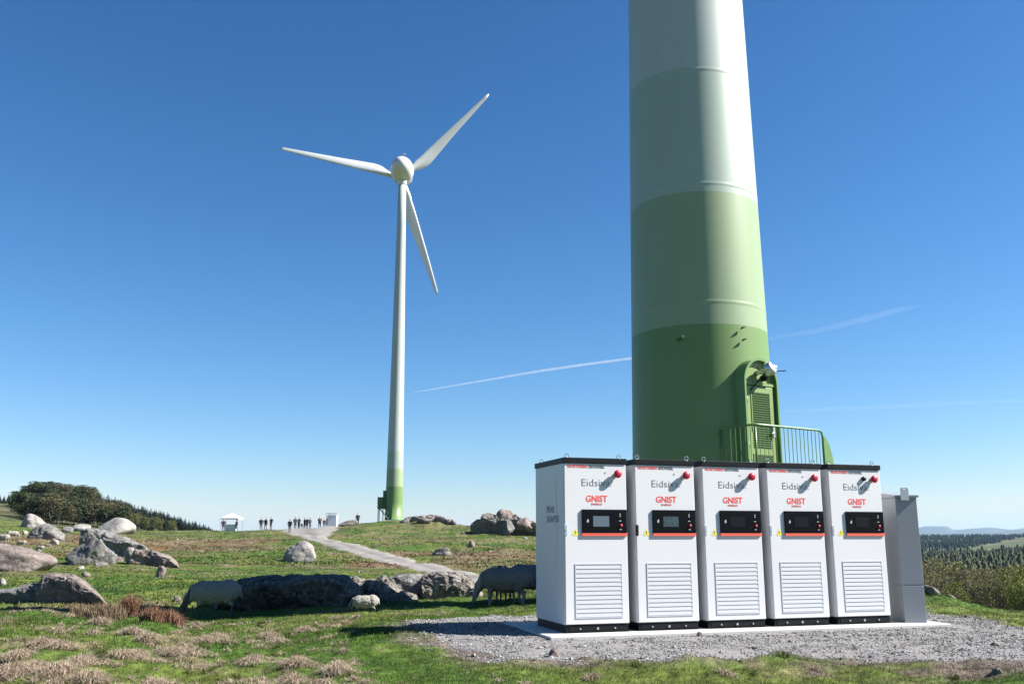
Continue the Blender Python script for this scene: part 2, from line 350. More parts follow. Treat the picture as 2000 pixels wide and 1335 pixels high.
# --- ground colour regions
GREEN = np.array([0.044, 0.084, 0.011]); GREEN2 = np.array([0.082, 0.108, 0.021]); TAN = np.array([0.184, 0.140, 0.092]); RUST = np.array([0.120, 0.060, 0.032]); OLIVE = np.array([0.056, 0.060, 0.024]); SOIL = np.array([0.104, 0.080, 0.066])
def ground_col(X, Y):
    r = np.hypot(X, Y); b = np.arctan2(X, Y)
    px = 1000+F*math.cos(PITCH)*np.tan(np.clip(b, -1.2, 1.2))
    c = GREEN+(GREEN2-GREEN)*ss(-.4, .6, fbm(X*.35, Y*.35, s=11, o=3))[..., None]
    k = 1/np.clip(r/14, 1, 8)                                       # patches grow with distance
    dry = ss(.3, 1.05, fbm(X*1.6*np.sqrt(k), Y*1.6*np.sqrt(k), s=12, o=4)+.25*ss(700, 200, px)*(r < 18)-.1)
    c = c+(TAN-c)*(dry*.65)[..., None]
    # rusty patches on the hillside
    band = np.exp(-((r-100)/26)**2)*ss(620, 500, px)+np.exp(-((r-75)/22)**2)*ss(660, 720, px)*ss(1200, 1100, px)*.9+np.exp(-((r-25)/4)**2)*.5*ss(400, 340, px)
    ru = ss(.4, .95, band+.55*fbm(X*.12, Y*.35, s=13, o=4))
    mixr = RUST+(TAN*.8-RUST)*ss(-.5, .5, fbm(X*.7, Y*.7, s=14, o=3))[..., None]
    c = c+(mixr-c)*(ru*.85)[..., None]
    md = ss(24, 45, r)*(1-ss(230, 320, r)); mm = ss(-.25, .45, fbm(X*.16, Y*.34, s=61, o=4))                # drier mottled sward on the slope
    brn = np.array([.105, .088, .042])+(np.array([.15, .105, .07])-np.array([.105, .088, .042]))*ss(-.4, .5, fbm(X*.5, Y*.8, s=62, o=3))[..., None]
    c = c+(brn-c)*(md*mm*.5)[..., None]; c = c*(1-.45*(ss(.35, .6, fbm(X*.9, Y*1.3, s=63, o=3))*ss(14, 30, r)*(1-ss(230, 300, r))))[..., None]
    # wild far land
    far = ss(180, 320, r); oc = OLIVE+(np.array([.11, .095, .055])-OLIVE)*ss(-.5, .5, fbm(X*.012, Y*.012, s=15, o=4))[..., None]
    oc = oc*(.75+.5*ss(-.3, .3, fbm(X*.03, Y*.03, s=17, o=3))[..., None]); oc = oc+(np.array([.05, .075, .02])-oc)*(ss(-.2, .3, fbm(X*.006, Y*.006, s=16, o=3))*.7)[..., None]
    c = c+(oc-c)*far[..., None]
    vf = ss(2500, 4500, r); c = c+(np.array([.03, .05, .03])-c)*vf[..., None]
    sl = (px > 1750)*ss(24, 50, r)*(r < 400); c = c+(np.array([.06, .055, .03])-c)*(sl*.8)[..., None]
    # bare soil round the gravel and in the lower right corner
    if r.min() < 40:
        g = gravel_m(X, Y); s_ = ss(-.55, .05, g+.25*fbm(X*2.2, Y*2.2, s=18, o=3))
        dx, dy = ground_px(1950, 1318, -.15); e = ss(1.0, .2, np.hypot((X-dx)/1.9, (Y-dy)/.75)+.5*fbm(X*2, Y*2, s=19, o=3))
        s_ = np.maximum(s_, e*.95)*(r < 40)
        c = c+(SOIL-c)*s_[..., None]
    return c
def terrain():
    fine = np.radians(np.arange(-37, 37.01, .09)); co = np.radians(np.arange(40, 321, 4.0))
    B = np.r_[fine, co]; RR_ = np.exp(np.r_[np.linspace(math.log(1.0), math.log(5.5), 14)[:-1], np.linspace(math.log(5.5), math.log(60), 250)[:-1], np.linspace(math.log(60), math.log(15500), 260)])
    bb, rr = np.meshgrid(B, RR_); X = rr*np.sin(bb); Y = rr*np.cos(bb)
    b2 = np.arctan2(X, Y)
    Z = height(X, Y)
    nb, nr = len(B), len(RR_); idx = np.arange(nb*nr).reshape(nr, nb)
    a = idx[:-1, :]; bq = np.roll(idx, -1, axis=1)[:-1, :]; c = np.roll(idx, -1, axis=1)[1:, :]; d = idx[1:, :]
    Fc = np.stack([a, d, c, bq], -1).reshape(-1, 4)
    V = np.c_[X.ravel(), Y.ravel(), Z.ravel()]; cols = ground_col(X.ravel(), Y.ravel())
    V = np.r_[V, [[0, 0, -.3]]]; cols = np.r_[cols, [cols[0]]]
    o = mesh_obj('ground', V, Fc, tint_mat('grass ground', .95, .42, 9.0, .015, 18), smooth=True, cols=cols)
    bm = bmesh.new(); bm.from_mesh(o.data); bm.verts.ensure_lookup_table()
    for k in range(nb): bm.faces.new((bm.verts[len(V)-1], bm.verts[k], bm.verts[(k+1) % nb]))
    bmesh.ops.recalc_face_normals(bm, faces=bm.faces[:]); bm.to_mesh(o.data); bm.free()
    if o.data.polygons[1000].normal.z < 0: o.data.flip_normals()
    tag(o, kind='structure'); return o
terrain()

# ------------------------------------------------------------------ gravel, road, pad
gravel_mat = base_mat('gravel', (.165, .155, .155), .95, 0, .45, 38, bump=.012, bscale=48)
def gravel():
    xs = np.arange(-3.2, 12.5, .07); ys = np.arange(8.2, 25, .07); X, Y = np.meshgrid(xs, ys)
    g = gravel_m(X, Y); Z = height(X, Y)+.03*ss(-.12, .12, g)-.022+.006*fbm(X*5, Y*5, s=21, o=2)
    idx = np.arange(X.size).reshape(X.shape); q = np.stack([idx[:-1, :-1], idx[:-1, 1:], idx[1:, 1:], idx[1:, :-1]], -1).reshape(-1, 4)
    keep = (g.ravel()[q] > -.15).all(1); q = q[keep]; u, inv = np.unique(q, return_inverse=True); V = np.c_[X.ravel(), Y.ravel(), Z.ravel()][u]
    o = mesh_obj('gravel_yard', V, inv.reshape(-1, 4), gravel_mat, smooth=True); tag(o, kind='structure')
    # loose stones
    n = 150000; x = RNG.uniform(-3.2, 11, n); y = RNG.uniform(8.2, 17, n); g = gravel_m(x, y)
    ok = (RNG.random(n) < ss(-.45, .1, g)) & (poly_sd(x, y, PADP) < .0); x, y = x[ok], y[ok]; g = g[ok]; n = len(x)
    s = RNG.uniform(.0045, .0115, n)*(1+1.1*(RNG.random(n) < .06)+2.2*(RNG.random(n) < .004)); z = height(x, y)+np.where(g > .05, .008, .0)+s*.3
    base = np.array([[1, 0, 0], [-1, 0, 0], [0, 1, 0], [0, -1, 0], [0, 0, 1], [0, 0, -1]], float)
    tri = np.array([[0, 2, 4], [2, 1, 4], [1, 3, 4], [3, 0, 4], [2, 0, 5], [1, 2, 5], [3, 1, 5], [0, 3, 5]])
    j = base[None]*(1+RNG.uniform(-.35, .35, (n, 6, 1)))*np.c_[RNG.uniform(.8, 1.5, n), RNG.uniform(.7, 1.1, n), RNG.uniform(.45, .8, n)][:, None, :]*s[:, None, None]
    a = RNG.uniform(0, 6.28, n); ca, sa = np.cos(a)[:, None], np.sin(a)[:, None]
    V = np.stack([j[..., 0]*ca-j[..., 1]*sa+x[:, None], j[..., 0]*sa+j[..., 1]*ca+y[:, None], j[..., 2]+z[:, None]], -1).reshape(-1, 3)
    Fc = (tri[None]+(np.arange(n)*6)[:, None, None]).reshape(-1, 3)
    v = RNG.uniform(.07, .31, n); wm = RNG.uniform(-.03, .07, n)
    c = np.repeat(np.c_[v*(1+wm), v, v*(1-wm)*.97], 6, 0)
    o = mesh_obj('gravel_stones', V, Fc, tint_mat('crushed stone', .9, .1, 30), cols=c)
    tag(o, 'crushed grey stones strewn over the yard', 'gravel', kind='stuff')
padpt = lambda a, p: tuple((np.array([.466, 11.702])+RD*a+RB*p))
PADP = [padpt(0, 0), padpt(5.92, 0), padpt(5.92, 2.06), padpt(0, 2.06)]
gravel()
def pad():
    b = MB(); b.box(0, 5.92, 0, 2.06, -.35, 0, bev=.012)
    o = b.build('concrete_pad', M['concrete']); o.location = (.466, 11.702, 0); o.rotation_euler = (0, 0, ROW)
    tag(o, 'pale concrete slab under the row of white cabinets', 'concrete slab')
pad()
road_mat = bpy.data.materials.new('gravel track'); road_mat.use_nodes = True
def road():
    nt = road_mat.node_tree; b = nt.nodes['Principled BSDF']; b.inputs['Roughness'].default_value = .95
    at_ = N(nt, 'ShaderNodeVertexColor', layer_name='tint'); nt.links.new(at_.outputs['Color'], b.inputs['Base Color'])
    n = 260; A = resamp(RLw, n); B = resamp(RRw, n); m = 15; V = []; C = []
    for i in range(n):
        for k in range(m):
            t = k/(m-1); p = A[i]*(1-t)+B[i]*t; V.append([p[0], p[1], 0])
            v = .175-.055*math.exp(-((t-.5)/.13)**2)-.04*math.exp(-(t/.07)**2)-.04*math.exp(-((1-t)/.07)**2); C.append([v*1.08, v, v*.9])
    V = np.array(V); C = np.array(C); V[:, 2] = hraw(V[:, 0], V[:, 1]); t = np.tile(np.linspace(0, 1, m), n)
    hh = height(V[:, 0], V[:, 1]); V[:, 2] = hh+.10*np.minimum(1, np.minimum(t, 1-t)*6)-.03
    C *= (1+.18*fbm(V[:, 0]*1.1, V[:, 1]*1.1, s=31, o=3)[:, None])
    idx = np.arange(n*m).reshape(n, m); q = np.stack([idx[:-1, :-1], idx[:-1, 1:], idx[1:, 1:], idx[1:, :-1]], -1).reshape(-1, 4)
    o = mesh_obj('gravel_road', V, q, road_mat, smooth=True, cols=C); tag(o, kind='structure')
road()

# ------------------------------------------------------------------ wind turbines
BANDS = [(0, (.125, .205, .068)), (5.71, (.225, .29, .17)), (8.82, (.29, .35, .295)), (11.8, (.36, .40, .375))]
def tower_mat():
    m = bpy.data.materials.new('banded tower paint'); m.use_nodes = True; nt = m.node_tree; b = nt.nodes['Principled BSDF']; L = nt.links.new
    b.inputs['Roughness'].default_value = .42; b.inputs['Specular IOR Level'].default_value = .35
    tc = N(nt, 'ShaderNodeTexCoord'); sp = N(nt, 'ShaderNodeSeparateXYZ'); L(tc.outputs['Object'], sp.inputs[0])
    mr = N(nt, 'ShaderNodeMapRange'); mr.inputs['From Max'].default_value = 20; L(sp.outputs['Z'], mr.inputs['Value'])
    cr = N(nt, 'ShaderNodeValToRGB'); cr.color_ramp.interpolation = 'CONSTANT'; L(mr.outputs[0], cr.inputs[0])
    e = cr.color_ramp.elements; e[0].position = 0; e[0].color = (*BANDS[0][1], 1); e[1].position = BANDS[1][0]/20; e[1].color = (*BANDS[1][1], 1)
    for z, c in BANDS[2:]:
        q = e.new(z/20); q.color = (*c, 1)
    mp = N(nt, 'ShaderNodeMapping'); mp.inputs['Scale'].default_value = (2.5, 2.5, .35); L(tc.outputs['Object'], mp.inputs[0])
    nz = N(nt, 'ShaderNodeTexNoise', Scale=1.0, Detail=6.0); L(mp.outputs[0], nz.inputs['Vector'])
    r2 = N(nt, 'ShaderNodeMapRange'); r2.inputs['To Min'].default_value = .93; r2.inputs['To Max'].default_value = 1.06; L(nz.outputs['Fac'], r2.inputs['Value'])
    vm = N(nt, 'ShaderNodeVectorMath', operation='SCALE'); L(cr.outputs[0], vm.inputs[0]); L(r2.outputs[0], vm.inputs['Scale']); L(vm.outputs[0], b.inputs['Base Color'])
    return m
TM = tower_mat()
def tower_profile(r0, r1, H):
    pr = []
    rz = lambda z: (1.646-.0172*z) if z < 20 and r0 > 1.62 else None
    zs = [0, .08, .1]
    for sz in (3.1, 6.28, 9.02, 11.83, 15.6, 20, 25, 30, 36, 42, 48, 54):
        if sz < H-2: zs += [sz-.09, sz-.07, sz-.035, sz-.015, sz+.015, sz+.035, sz+.07, sz+.09]
    zs.append(H)
    out = []
    for z in zs:
        rr = r0+(r1-r0)*(z/H)**1.0
        if z < .09: rr += .1
        k = any(abs(z-s) < .02 for s in (3.1, 6.28, 9.02, 11.83, 15.6, 20, 25, 30, 36, 42, 48, 54)); out.append((rr+(.004 if k else 0), z))
    return out
def blade_mesh(R, parent, ang, axisM, hub):
    n = 22; V = []; Fc = []; ns = 26; r0 = 1.6
    for i in range(ns):
        t = i/(ns-1); r = r0+(R-r0)*t
        chord = np.interp(t, [0, .04, .12, .2, .5, .85, .97, 1], [.95, 1.1, 2.2, 2.35, 1.55, .85, .6, .15]); th = np.interp(t, [0, .04, .12, .3, 1], [.95, .95, .75, .4, .09])
        tw = math.radians(np.interp(t, [0, .2, 1], [28, 20, 2])); off = np.interp(t, [0, .15, 1], [0, .28, .12])*chord
        for k in range(n):
            a = 2*math.pi*k/n; cx = math.cos(a)*chord/2+off; cy = math.sin(a)*th/2*(1-.35*math.cos(a))
            V.append((cx*math.cos(tw)-cy*math.sin(tw), cx*math.sin(tw)+cy*math.cos(tw), r))
    for i in range(ns-1):
        for k in range(n): Fc.append((i*n+k, i*n+(k+1) % n, (i+1)*n+(k+1) % n, (i+1)*n+k))
    Fc.append(tuple(reversed(range(n)))); Fc.append(tuple((ns-1)*n+k for k in range(n)))
    o = mesh_obj('blade', V, Fc, M['twhite'], parent, smooth=True)
    # local: z along blade, x chord (in rotor plane), y along axis
    o.matrix_local = Matrix.Translation(hub) @ axisM @ Matrix.Rotation(math.pi/2-ang, 4, 'Y')
    return o
def far_turbine():
    root = empty('wind_turbine', (-20.76, 165, 3.75))
    tag(root, 'distant white wind turbine with three blades standing on the hill crest', 'wind turbine')
    H = 64.2; b = MB(); b.lathe(tower_profile(1.57, .69, H), 48); b.build('tower', TM, root)
    ax = Vector((math.sin(-.057), math.cos(-.057), 0)); axM = Matrix.Rotation(.057, 4, 'Z')
    hubz = 68.87-3.75-.55
    b = MB(); prof = []
    for i in range(25):                                             # egg: tail towards the camera
        a = math.pi*i/24; r = 2.22*math.sin(a)**.92; z = -math.cos(a); z = z*(4.3 if z < 0 else 3.0); prof.append((max(r, .02), z))
    b.lathe(prof, 40, Matrix.Rotation(-math.pi/2, 4, 'X'))
    o = b.build('nacelle', M['twhite'], root); o.matrix_local = Matrix.Translation((-.1, 0, hubz+.55)) @ axM
    b = MB(); b.lathe([(1.9, 0), (1.85, .6), (1.5, 1.6), (.8, 2.3), (.05, 2.55)], 32, Matrix.Rotation(-math.pi/2, 4, 'X'))
    o = b.build('hub', M['twhite'], root); o.matrix_local = Matrix.Translation(Vector((-.1, 0, hubz+.55))+ax*2.7) @ axM
    b = MB(); b.lathe([(.72, -1.2), (.85, -.9), (.9, .2), (.8, .3)], 32); o = b.build('yaw_collar', M['twhite'], root); o.location = (-.05, 0, 62.4+.9)
    hub = Vector((-.288, 0, hubz+.55))+ax*3.5
    for k in range(3): blade_mesh(24.49, root, .823+k*2*math.pi/3, axM, hub)
    b = MB(); b.tube([(0, 0, 2.1), (0, 0, 3.3)], .05, 6); b.tube([(-.35, 0, 3.0), (.35, 0, 3.0)], .04, 6); b.box(-.4, -.3, -.05, .05, 2.95, 3.2); b.tube([(.35, 0, 2.95), (.35, 0, 3.2)], .08, 8)
    o = b.build('wind_vane', M['latch'], root); o.location = (.1, -.6, hubz+.55)
    # service door platform on the left flank
    b = MB(); b.box(-2.75, -1.5, -1.0, .6, 1.95, 2.05); b.box(-1.9, -1.45, -.7, .5, 2.05, 5.1)
    o = b.build('service_door', M['dgreen'], root)
    b = MB()
    for x in (-2.75, -2.3, -1.9): b.tube([(x, -1.0, 2), (x, -1.0, 3.9)], .05, 6)
    b.tube([(-2.75, -1, 3.9), (-1.6, -1, 3.9)], .05, 6); b.tube([(-2.75, -1, 3.9), (-2.75, .6, 3.9)], .05, 6)
    for i in range(12): b.tube([(-2.75, -1+i*.14, 2), (-2.75, -1+i*.14, 3.9)], .03, 5)
    b.box(-2.79, -2.74, -1.03, .6, 2.05, 3.85); b.box(-2.74, -1.9, -1.06, -1.02, 2.05, 3.85)
    for i in range(6): b.box(-2.7+i*.18, -2.68+i*.18, -1.01, -.99, 2.05, 3.85)
    b.build('platform_railing', M['dgreen'], root)
    b = MB(); b.tube([(-2.4, -1.05, 2.0), (-.7, -1.75, .1)], .09, 6); b.tube([(-2.4, -1.05, 2.9), (-.7, -1.75, 1.0)], .04, 6)
    for i in range(8): t = i/8; b.box(-2.4+1.7*t-.2, -2.4+1.7*t+.2, -1.0-.7*t-.1, -1.0-.7*t+.5, 2-1.9*t, 2.03-1.9*t)
    b.build('stairway', M['dgreen'], root)
    b = MB()
    for x, y in ((-2.65, -.9), (-2.65, .5), (-1.8, -.9)): b.tube([(x, y, -.6), (x, y, 2)], .08, 6)
    b.build('platform_legs', M['latch'], root)
far_turbine()
def near_turbine():
    CX, CY = 4.34, 21.0
    root = empty('wind_turbine_tower', (CX, CY, -.1))
    tag(root, 'huge white tower base fading to green in bands, with service door, behind the cabinets', 'turbine tower')
    H = 60; b = MB(); b.lathe([(r if z > .05 else r, z) for r, z in tower_profile(1.648, 1.648-.0172*H, H)], 160); o = b.build('tower', TM, root)
    bear = math.radians(146); nn = Vector((math.sin(bear), math.cos(bear), 0)); tt = Vector((-nn.y, nn.x, 0))
    # local door frame: x along tt, y inwards (-nn), z up; origin on the tower skin
    D = Matrix((( tt.x, -nn.x, 0, nn.x*1.58), (tt.y, -nn.y, 0, nn.y*1.58), (0, 0, 1, 0), (0, 0, 0, 1)))
    z0, zs, hw = 2.55, 4.5, .53
    def arch(w, zt, n=16): return [(w, z0)]+[(w*math.cos(math.pi*i/n), zt+w*math.sin(math.pi*i/n)) for i in range(n+1)]+[(-w, z0)]
    # surround: a deep arched band
    b = MB(); A = arch(hw, zs); B = arch(hw-.05, zs)
    vo = []
    for (x, z), (x2, z2) in zip(A, B): vo.append([b.bm.verts.new((x, -.21, z)), b.bm.verts.new((x2, -.21, z2)), b.bm.verts.new((x2, .5, z2)), b.bm.verts.new((x, .5, z))])
    for p, q in zip(vo, vo[1:]):
        for k in range(4): b.bm.faces.new((p[k], p[(k+1) % 4], q[(k+1) % 4], q[k]))
    b.bm.faces.new(vo[0]); b.bm.faces.new(list(reversed(vo[-1])))
    o = b.build('door_surround', M['tgreen'], root); o.matrix_local = D
    b = MB(); b.prism([(x*.985, z) for x, z in arch(hw-.052, zs)], Matrix.Translation((0, -.1, 0)), .3)
    o = b.build('door_backing', M['leafdoor'], root); o.matrix_local = D
    b = MB(); b.box(-.43, .43, -.15, -.1, 2.6, 4.42, bev=.008)
    for x0, x1, za, zb in ((-.3, .3, 3.45, 4.3), (-.3, .3, 2.72, 2.98)):
        b.box(x0, x0+.025, -.165, -.148, za, zb); b.box(x1-.025, x1, -.165, -.148, za, zb); b.box(x0, x1, -.168, -.147, zb-.02, zb)
    b.box(-.47, .47, -.165, -.1, 4.44, 4.5)
    door = b.build('door', M['leafdoor'], root); door.matrix_local = D
    b = MB()
    for za, zb, n in ((3.1, 4.28, 24), (2.74, 2.96, 5)):
        for i in range(n):
            z = za+(zb-za)*(i+.5)/n
            b.box(-.27, .27, -.018, .0, -.016, .016, Matrix.Translation((0, -.15, z)) @ Matrix.Rotation(.6, 4, 'X'))
    o = b.build('louvre', M['dgreen'], door)
    b = MB(); b.box(.3, .36, -.2, -.15, 3.35, 3.6); b.tube([(.33, -.2, 3.45), (.22, -.22, 3.42)], .018, 8); b.build('handle', M['steel'], door)
    for z in (4.1, 3.15, 2.75):
        b = MB(); b.tube([(-.45, -.17, z-.07), (-.45, -.17, z+.07)], .022, 8); b.build('hinge', M['dgreen'], door)
    # floodlight over the door with its bracket and rod
    b = MB(); b.lathe([(.02, -.16), (.1, -.14), (.15, -.04), (.16, .06), (.12, .1)], 20, Matrix.Translation((.08, -.36, 4.78)) @ Matrix.Rotation(1.1, 4, 'X') @ Matrix.Rotation(.4, 4, 'Y'))
    b.box(-.06, .02, -.34, -.1, 4.68, 4.76); b.box(.12, .28, -.42, -.28, 4.72, 4.86, bev=.02)
    o = b.build('floodlight', M['steel'], root); o.matrix_local = D
    b = MB(); b.tube([(-.3, -.14, 4.3), (-.05, -.3, 4.64), (.1, -.36, 4.68)], .014, 6); b.tube([(.1, -.38, 4.72), (.55, -.42, 4.78)], .012, 6); b.box(.12, .17, -.25, -.1, 4.55, 4.68)
    o = b.build('lamp_arm', M['black'], root); o.matrix_local = D
    # lugs above the door
    for (zz, s) in ((5.68, -.3), (5.42, -.28)):
        b = MB(); b.tube([(s, .02, zz), (s, -.03, zz+.02), (s+.07, -.04, zz+.04)], .018, 8); o = b.build('lug', M['black'], root); o.matrix_local = D
    b = MB(); b.tube([(-.95, .3, 5.45), (-.95, -.02, 5.46)], .03, 10); o = b.build('lug', M['dgreen'], root); o.matrix_local = Matrix.Rotation(math.radians(-25), 4, 'Z') @ D
    # platform, railing, stairs
    zt, zr, d1 = 2.55, 3.5, .72; a0, a1 = -.86, 1.25
    b = MB(); b.box(a0, a1, -d1, .35, zt-.08, zt, bev=.01); o = b.build('platform', M['dgreen'], root); o.matrix_local = D
    b = MB(); c = .12
    top = [(a0, .25, zr-.1), (a0, .2, zr), (a0, -d1+c, zr), (a0+.04, -d1+.04, zr), (a0+c, -d1, zr)]+[(a0+c+(a1-a0-2*c)*i/4, -d1, zr) for i in range(1, 5)]+[(a1-.04, -d1+.0, zr-.03), (a1, -d1, zr-.14), (a1, -d1, zt)]
    b.tube(top, .024, 8); b.tube([(a0, .22, zr-.08), (a0, .22, zt)], .022, 8); b.tube([(a0, -d1, zr-.05), (a0, -d1, zt)], .022, 8)
    b.tube([(a0, -d1, zt+.12), (a1, -d1, zt+.12)], .014, 6); b.tube([(a0, -d1, zt+.12), (a0, .22, zt+.12)], .014, 6)
    nb = 17
    for i in range(1, nb): x = a0+(a1-a0)*i/nb; b.tube([(x, -d1, zt+.12), (x, -d1, zr)], .0085, 6, False)
    for i in range(1, 7): y = -d1+(.22+d1)*i/7; b.tube([(a0, y, zt+.12), (a0, y, zr)], .0085, 6, False)
    o = b.build('railing', M['tgreen'], root); o.matrix_local = D
    for yy in (-d1+.02,):
        b = MB(); arc = [(a1+.02, zr-.1)]+[(a1+.02+.34*math.sin(math.radians(q)), zr-1.0+.9*math.cos(math.radians(q))) for q in range(8, 91, 9)]+[(a1+.02, zr-1.0)]
        b.prism(arc, Matrix.Translation((0, yy, 0)), .03); o = b.build('stair_cheek', M['tgreen'], root); o.matrix_local = D
    b = MB()
    for i in range(10): b.box(a1+i*.24, a1+i*.24+.26, -d1+.05, -.0, zt-.25*(i+1), zt-.25*(i+1)+.035)
    for yy in (-d1+.02, .0): b.prism([(a1, zt), (a1+.2, zt), (a1+2.55, 0), (a1+2.2, 0), (a1, zt-.3)], Matrix.Translation((0, yy+.035, 0)), .02)
    o = b.build('stairway', M['dgreen'], root); o.matrix_local = D
    for x, y in ((a0+.05, -d1+.05), (a1-.05, -d1+.05)):
        b = MB(); b.tube([(x, y, 0), (x, y, zt-.08)], .04, 10); o = b.build('platform_leg', M['dgreen'], root); o.matrix_local = D
near_turbine()

# ------------------------------------------------------------------ cabinets
def text_mesh(name, s, size, mat, parent, x, z, y=-.0015, bold=0, rz=None, spacing=1.0, side=False, right=None):
    cu = bpy.data.curves.new(name, 'FONT'); cu.body = s; cu.size = size; cu.extrude = .0008; cu.offset = bold; cu.space_character = spacing; cu.resolution_u = 3
    t = bpy.data.objects.new(name+'_src', cu); COL.objects.link(t); bpy.context.view_layer.update()
    me = bpy.data.meshes.new_from_object(t.evaluated_get(bpy.context.evaluated_depsgraph_get())); me.name = name
    COL.objects.unlink(t); bpy.data.objects.remove(t); me.materials.clear(); me.materials.append(mat)
    co = np.empty(len(me.vertices)*3, np.float32); me.vertices.foreach_get('co', co); co = co.reshape(-1, 3)
    if right is not None: co[:, 0] = (co[:, 0]-co[:, 0].min())/(co[:, 0].max()-co[:, 0].min())*(right-x)
    me.vertices.foreach_set('co', co.ravel())
    o = bpy.data.objects.new(name, me); COL.objects.link(o); o.parent = parent
    o.location = (x, y, z); o.rotation_euler = (math.pi/2, 0, 0)
    return o
W_, D_, H_ = .876, 1.17, 2.2
def cabinet():
    root = empty('battery_cabinet')
    b = MB(); b.box(.0, W_, .03, D_, .10, H_-.07, bev=.006); b.box(.0, .0-.004, .30, .55, .25, 2.0)  # shallow fold on the flank
    body = b.build('body', M['white'], root)
    b = MB(); b.box(.004, W_-.004, .0, .034, .105, H_-.074, bev=.006); door = b.build('door', M['white'], root)
    b = MB(); b.box(-.012, W_+.006, -.016, D_+.012, H_-.07, H_, bev=.004); b.build('roof_cap', M['black'], root)
    b = MB(); b.box(.012, W_-.012, .02, D_-.02, 0, .099); b.box(.05, W_-.05, .014, .024, .02, .085, bev=.003); pl = b.build('plinth', M['black'], root)
    for x in (.2, W_/2, W_-.2):
        b = MB(); b.tube([(x, .016, .05), (x, .002, .05)], .011 if x != W_/2 else .016, 10); b.build('bolt', M['steel'], pl)
    for x, y in ((.07, .07), (W_-.07, .07), (.07, D_-.08), (W_-.07, D_-.08)):
        b = MB(); P = [(x+.027*math.cos(a), y, H_+.03+.027*math.sin(a)) for a in [2*math.pi*k/14 for k in range(15)]]; b.tube(P, .006, 6); b.tube([(x, y, H_-.004), (x, y, H_+.008)], .016, 10)
        b.build('lifting_eye', M['steel'], root)
    # emergency stop on its stalk
    b = MB(); RX = Matrix.Rotation(math.pi/2, 4, 'X')
    b.lathe([(.03, 0), (.03, .03), (.047, .032), (.053, .048), (.05, .066), (.03, .076), (.004, .078)], 24, Matrix.Translation((.735, 0, 1.995)) @ RX)
    b.build('emergency_stop', M['red'], root)
    b = MB(); b.tube([(.585, 0, 2.015), (.585, -.006, 2.015)], .009, 10); b.build('lock', M['dim'], door)
    # control panel
    b = MB(); b.box(.235, .862, -.022, .001, 1.235, 1.535, bev=.006); cp = b.build('control_panel', M['gloss'], root)
    b = MB(); b.box(.235, .866, -.020, .001, 1.2, 1.232); b.build('stripe', M['stripe'], cp)
    b = MB(); b.box(.385, .61, -.025, -.0215, 1.315, 1.45, bev=.002); b.build('screen', M['screen3'], cp)
    b = MB(); b.prism([(.295, 1.37), (.325, 1.37), (.325, 1.41), (.308, 1.41)], Matrix.Translation((0, -.024, 0)), .002); b.build('symbol', M['dim'], cp)
    for z in (1.475, 1.45): b = MB(); b.tube([(.765, -.022, z), (.765, -.027, z)], .009, 10); b.build('symbol', M['dim'], cp)
    b = MB(); b.box(.75, .782, -.025, -.0215, 1.385, 1.395); b.build('symbol', M['dim'], cp)
    b = MB(); b.box(.755, .785, -.025, -.0215, 1.275, 1.285); b.build('symbol', M['dim'], cp)
    b = MB(); b.lathe([(.02, 0), (.02, .012), (.014, .02), (.002, .022)], 16, Matrix.Translation((.775, -.022, 1.33)) @ RX); b.build('button', M['red'], cp)
    # latch on the left edge
    b = MB(); b.box(-.012, .03, -.018, .0, 1.2, 1.34, bev=.005); b.tube([(.008, -.018, 1.27), (.008, -.024, 1.27)], .008, 8); b.build('latch', M['latch'], root)
    # warning triangle
    b = MB(); b.prism([(.1, 1.205), (.195, 1.205), (.1475, 1.288)], Matrix.Translation((0, -.0025, 0)), .003); ws = b.build('warning_sign', M['yellow'], root)
    b = MB(); b.prism([(.146, 1.262), (.158, 1.262), (.152, 1.24), (.16, 1.24), (.14, 1.213), (.145, 1.235), (.137, 1.235)], Matrix.Translation((0, -.004, 0)), .0012); b.build('bolt_symbol', M['ink'], ws)
    # ventilation grille: frame and slanted slats
    gx0, gx1, gz0, gz1, n = .135, .785, .175, .85, 12
    b = MB(); b.box(gx0, gx0+.012, -.006, .001, gz0, gz1); b.box(gx1-.012, gx1, -.006, .001, gz0, gz1); b.box(gx0, gx1, -.0065, .001, gz1-.012, gz1); b.box(gx0, gx1, -.0065, .001, gz0-.0, gz0+.01)
    for i in range(n):
        z = gz0+.012+(gz1-gz0-.026)*(i+.5)/n; p = (gz1-gz0-.026)/n
        b.prism([(0, 0), (0, 0)] if 0 else [(gx0+.012, 0), (gx1-.012, 0), (gx1-.012, .001), (gx0+.012, .001)], Matrix.Translation((0, -.002, z)), .001)
        # slat: wedge leaning out at the bottom
        v = [b.bm.verts.new(q) for q in ((gx0+.012, -.001, z+p*.50), (gx1-.012, -.001, z+p*.50), (gx1-.012, -.0065, z-p*.44), (gx0+.012, -.0065, z-p*.44), (gx0+.012, -.0055, z-p*.455), (gx1-.012, -.0055, z-p*.455), (gx1-.012, -.001, z-p*.45), (gx0+.012, -.001, z-p*.45))]
        b.bm.faces.new((v[0], v[1], v[2], v[3])); b.bm.faces.new((v[3], v[2], v[5], v[4])); b.bm.faces.new((v[4], v[5], v[6], v[7])); b.bm.faces.new((v[0], v[3], v[4], v[7])); b.bm.faces.new((v[1], v[6], v[5], v[2]))
    b.build('vent_grille', M['vent'], root)
    # lettering
    text_mesh('lettering', 'NORTHERN', .05, M['redink'], door, .05, 2.07, bold=.001, right=.325)
    text_mesh('lettering', 'XPOWER', .05, M['ink'], door, .335, 2.07, bold=.003, right=.57)
    text_mesh('lettering', 'Eidsiva.', .135, M['ink'], door, .245, 1.835, bold=-.002, right=.665)
    text_mesh('lettering', 'GNIST', .115, M['redink'], door, .30, 1.635, bold=.0015, right=.6)
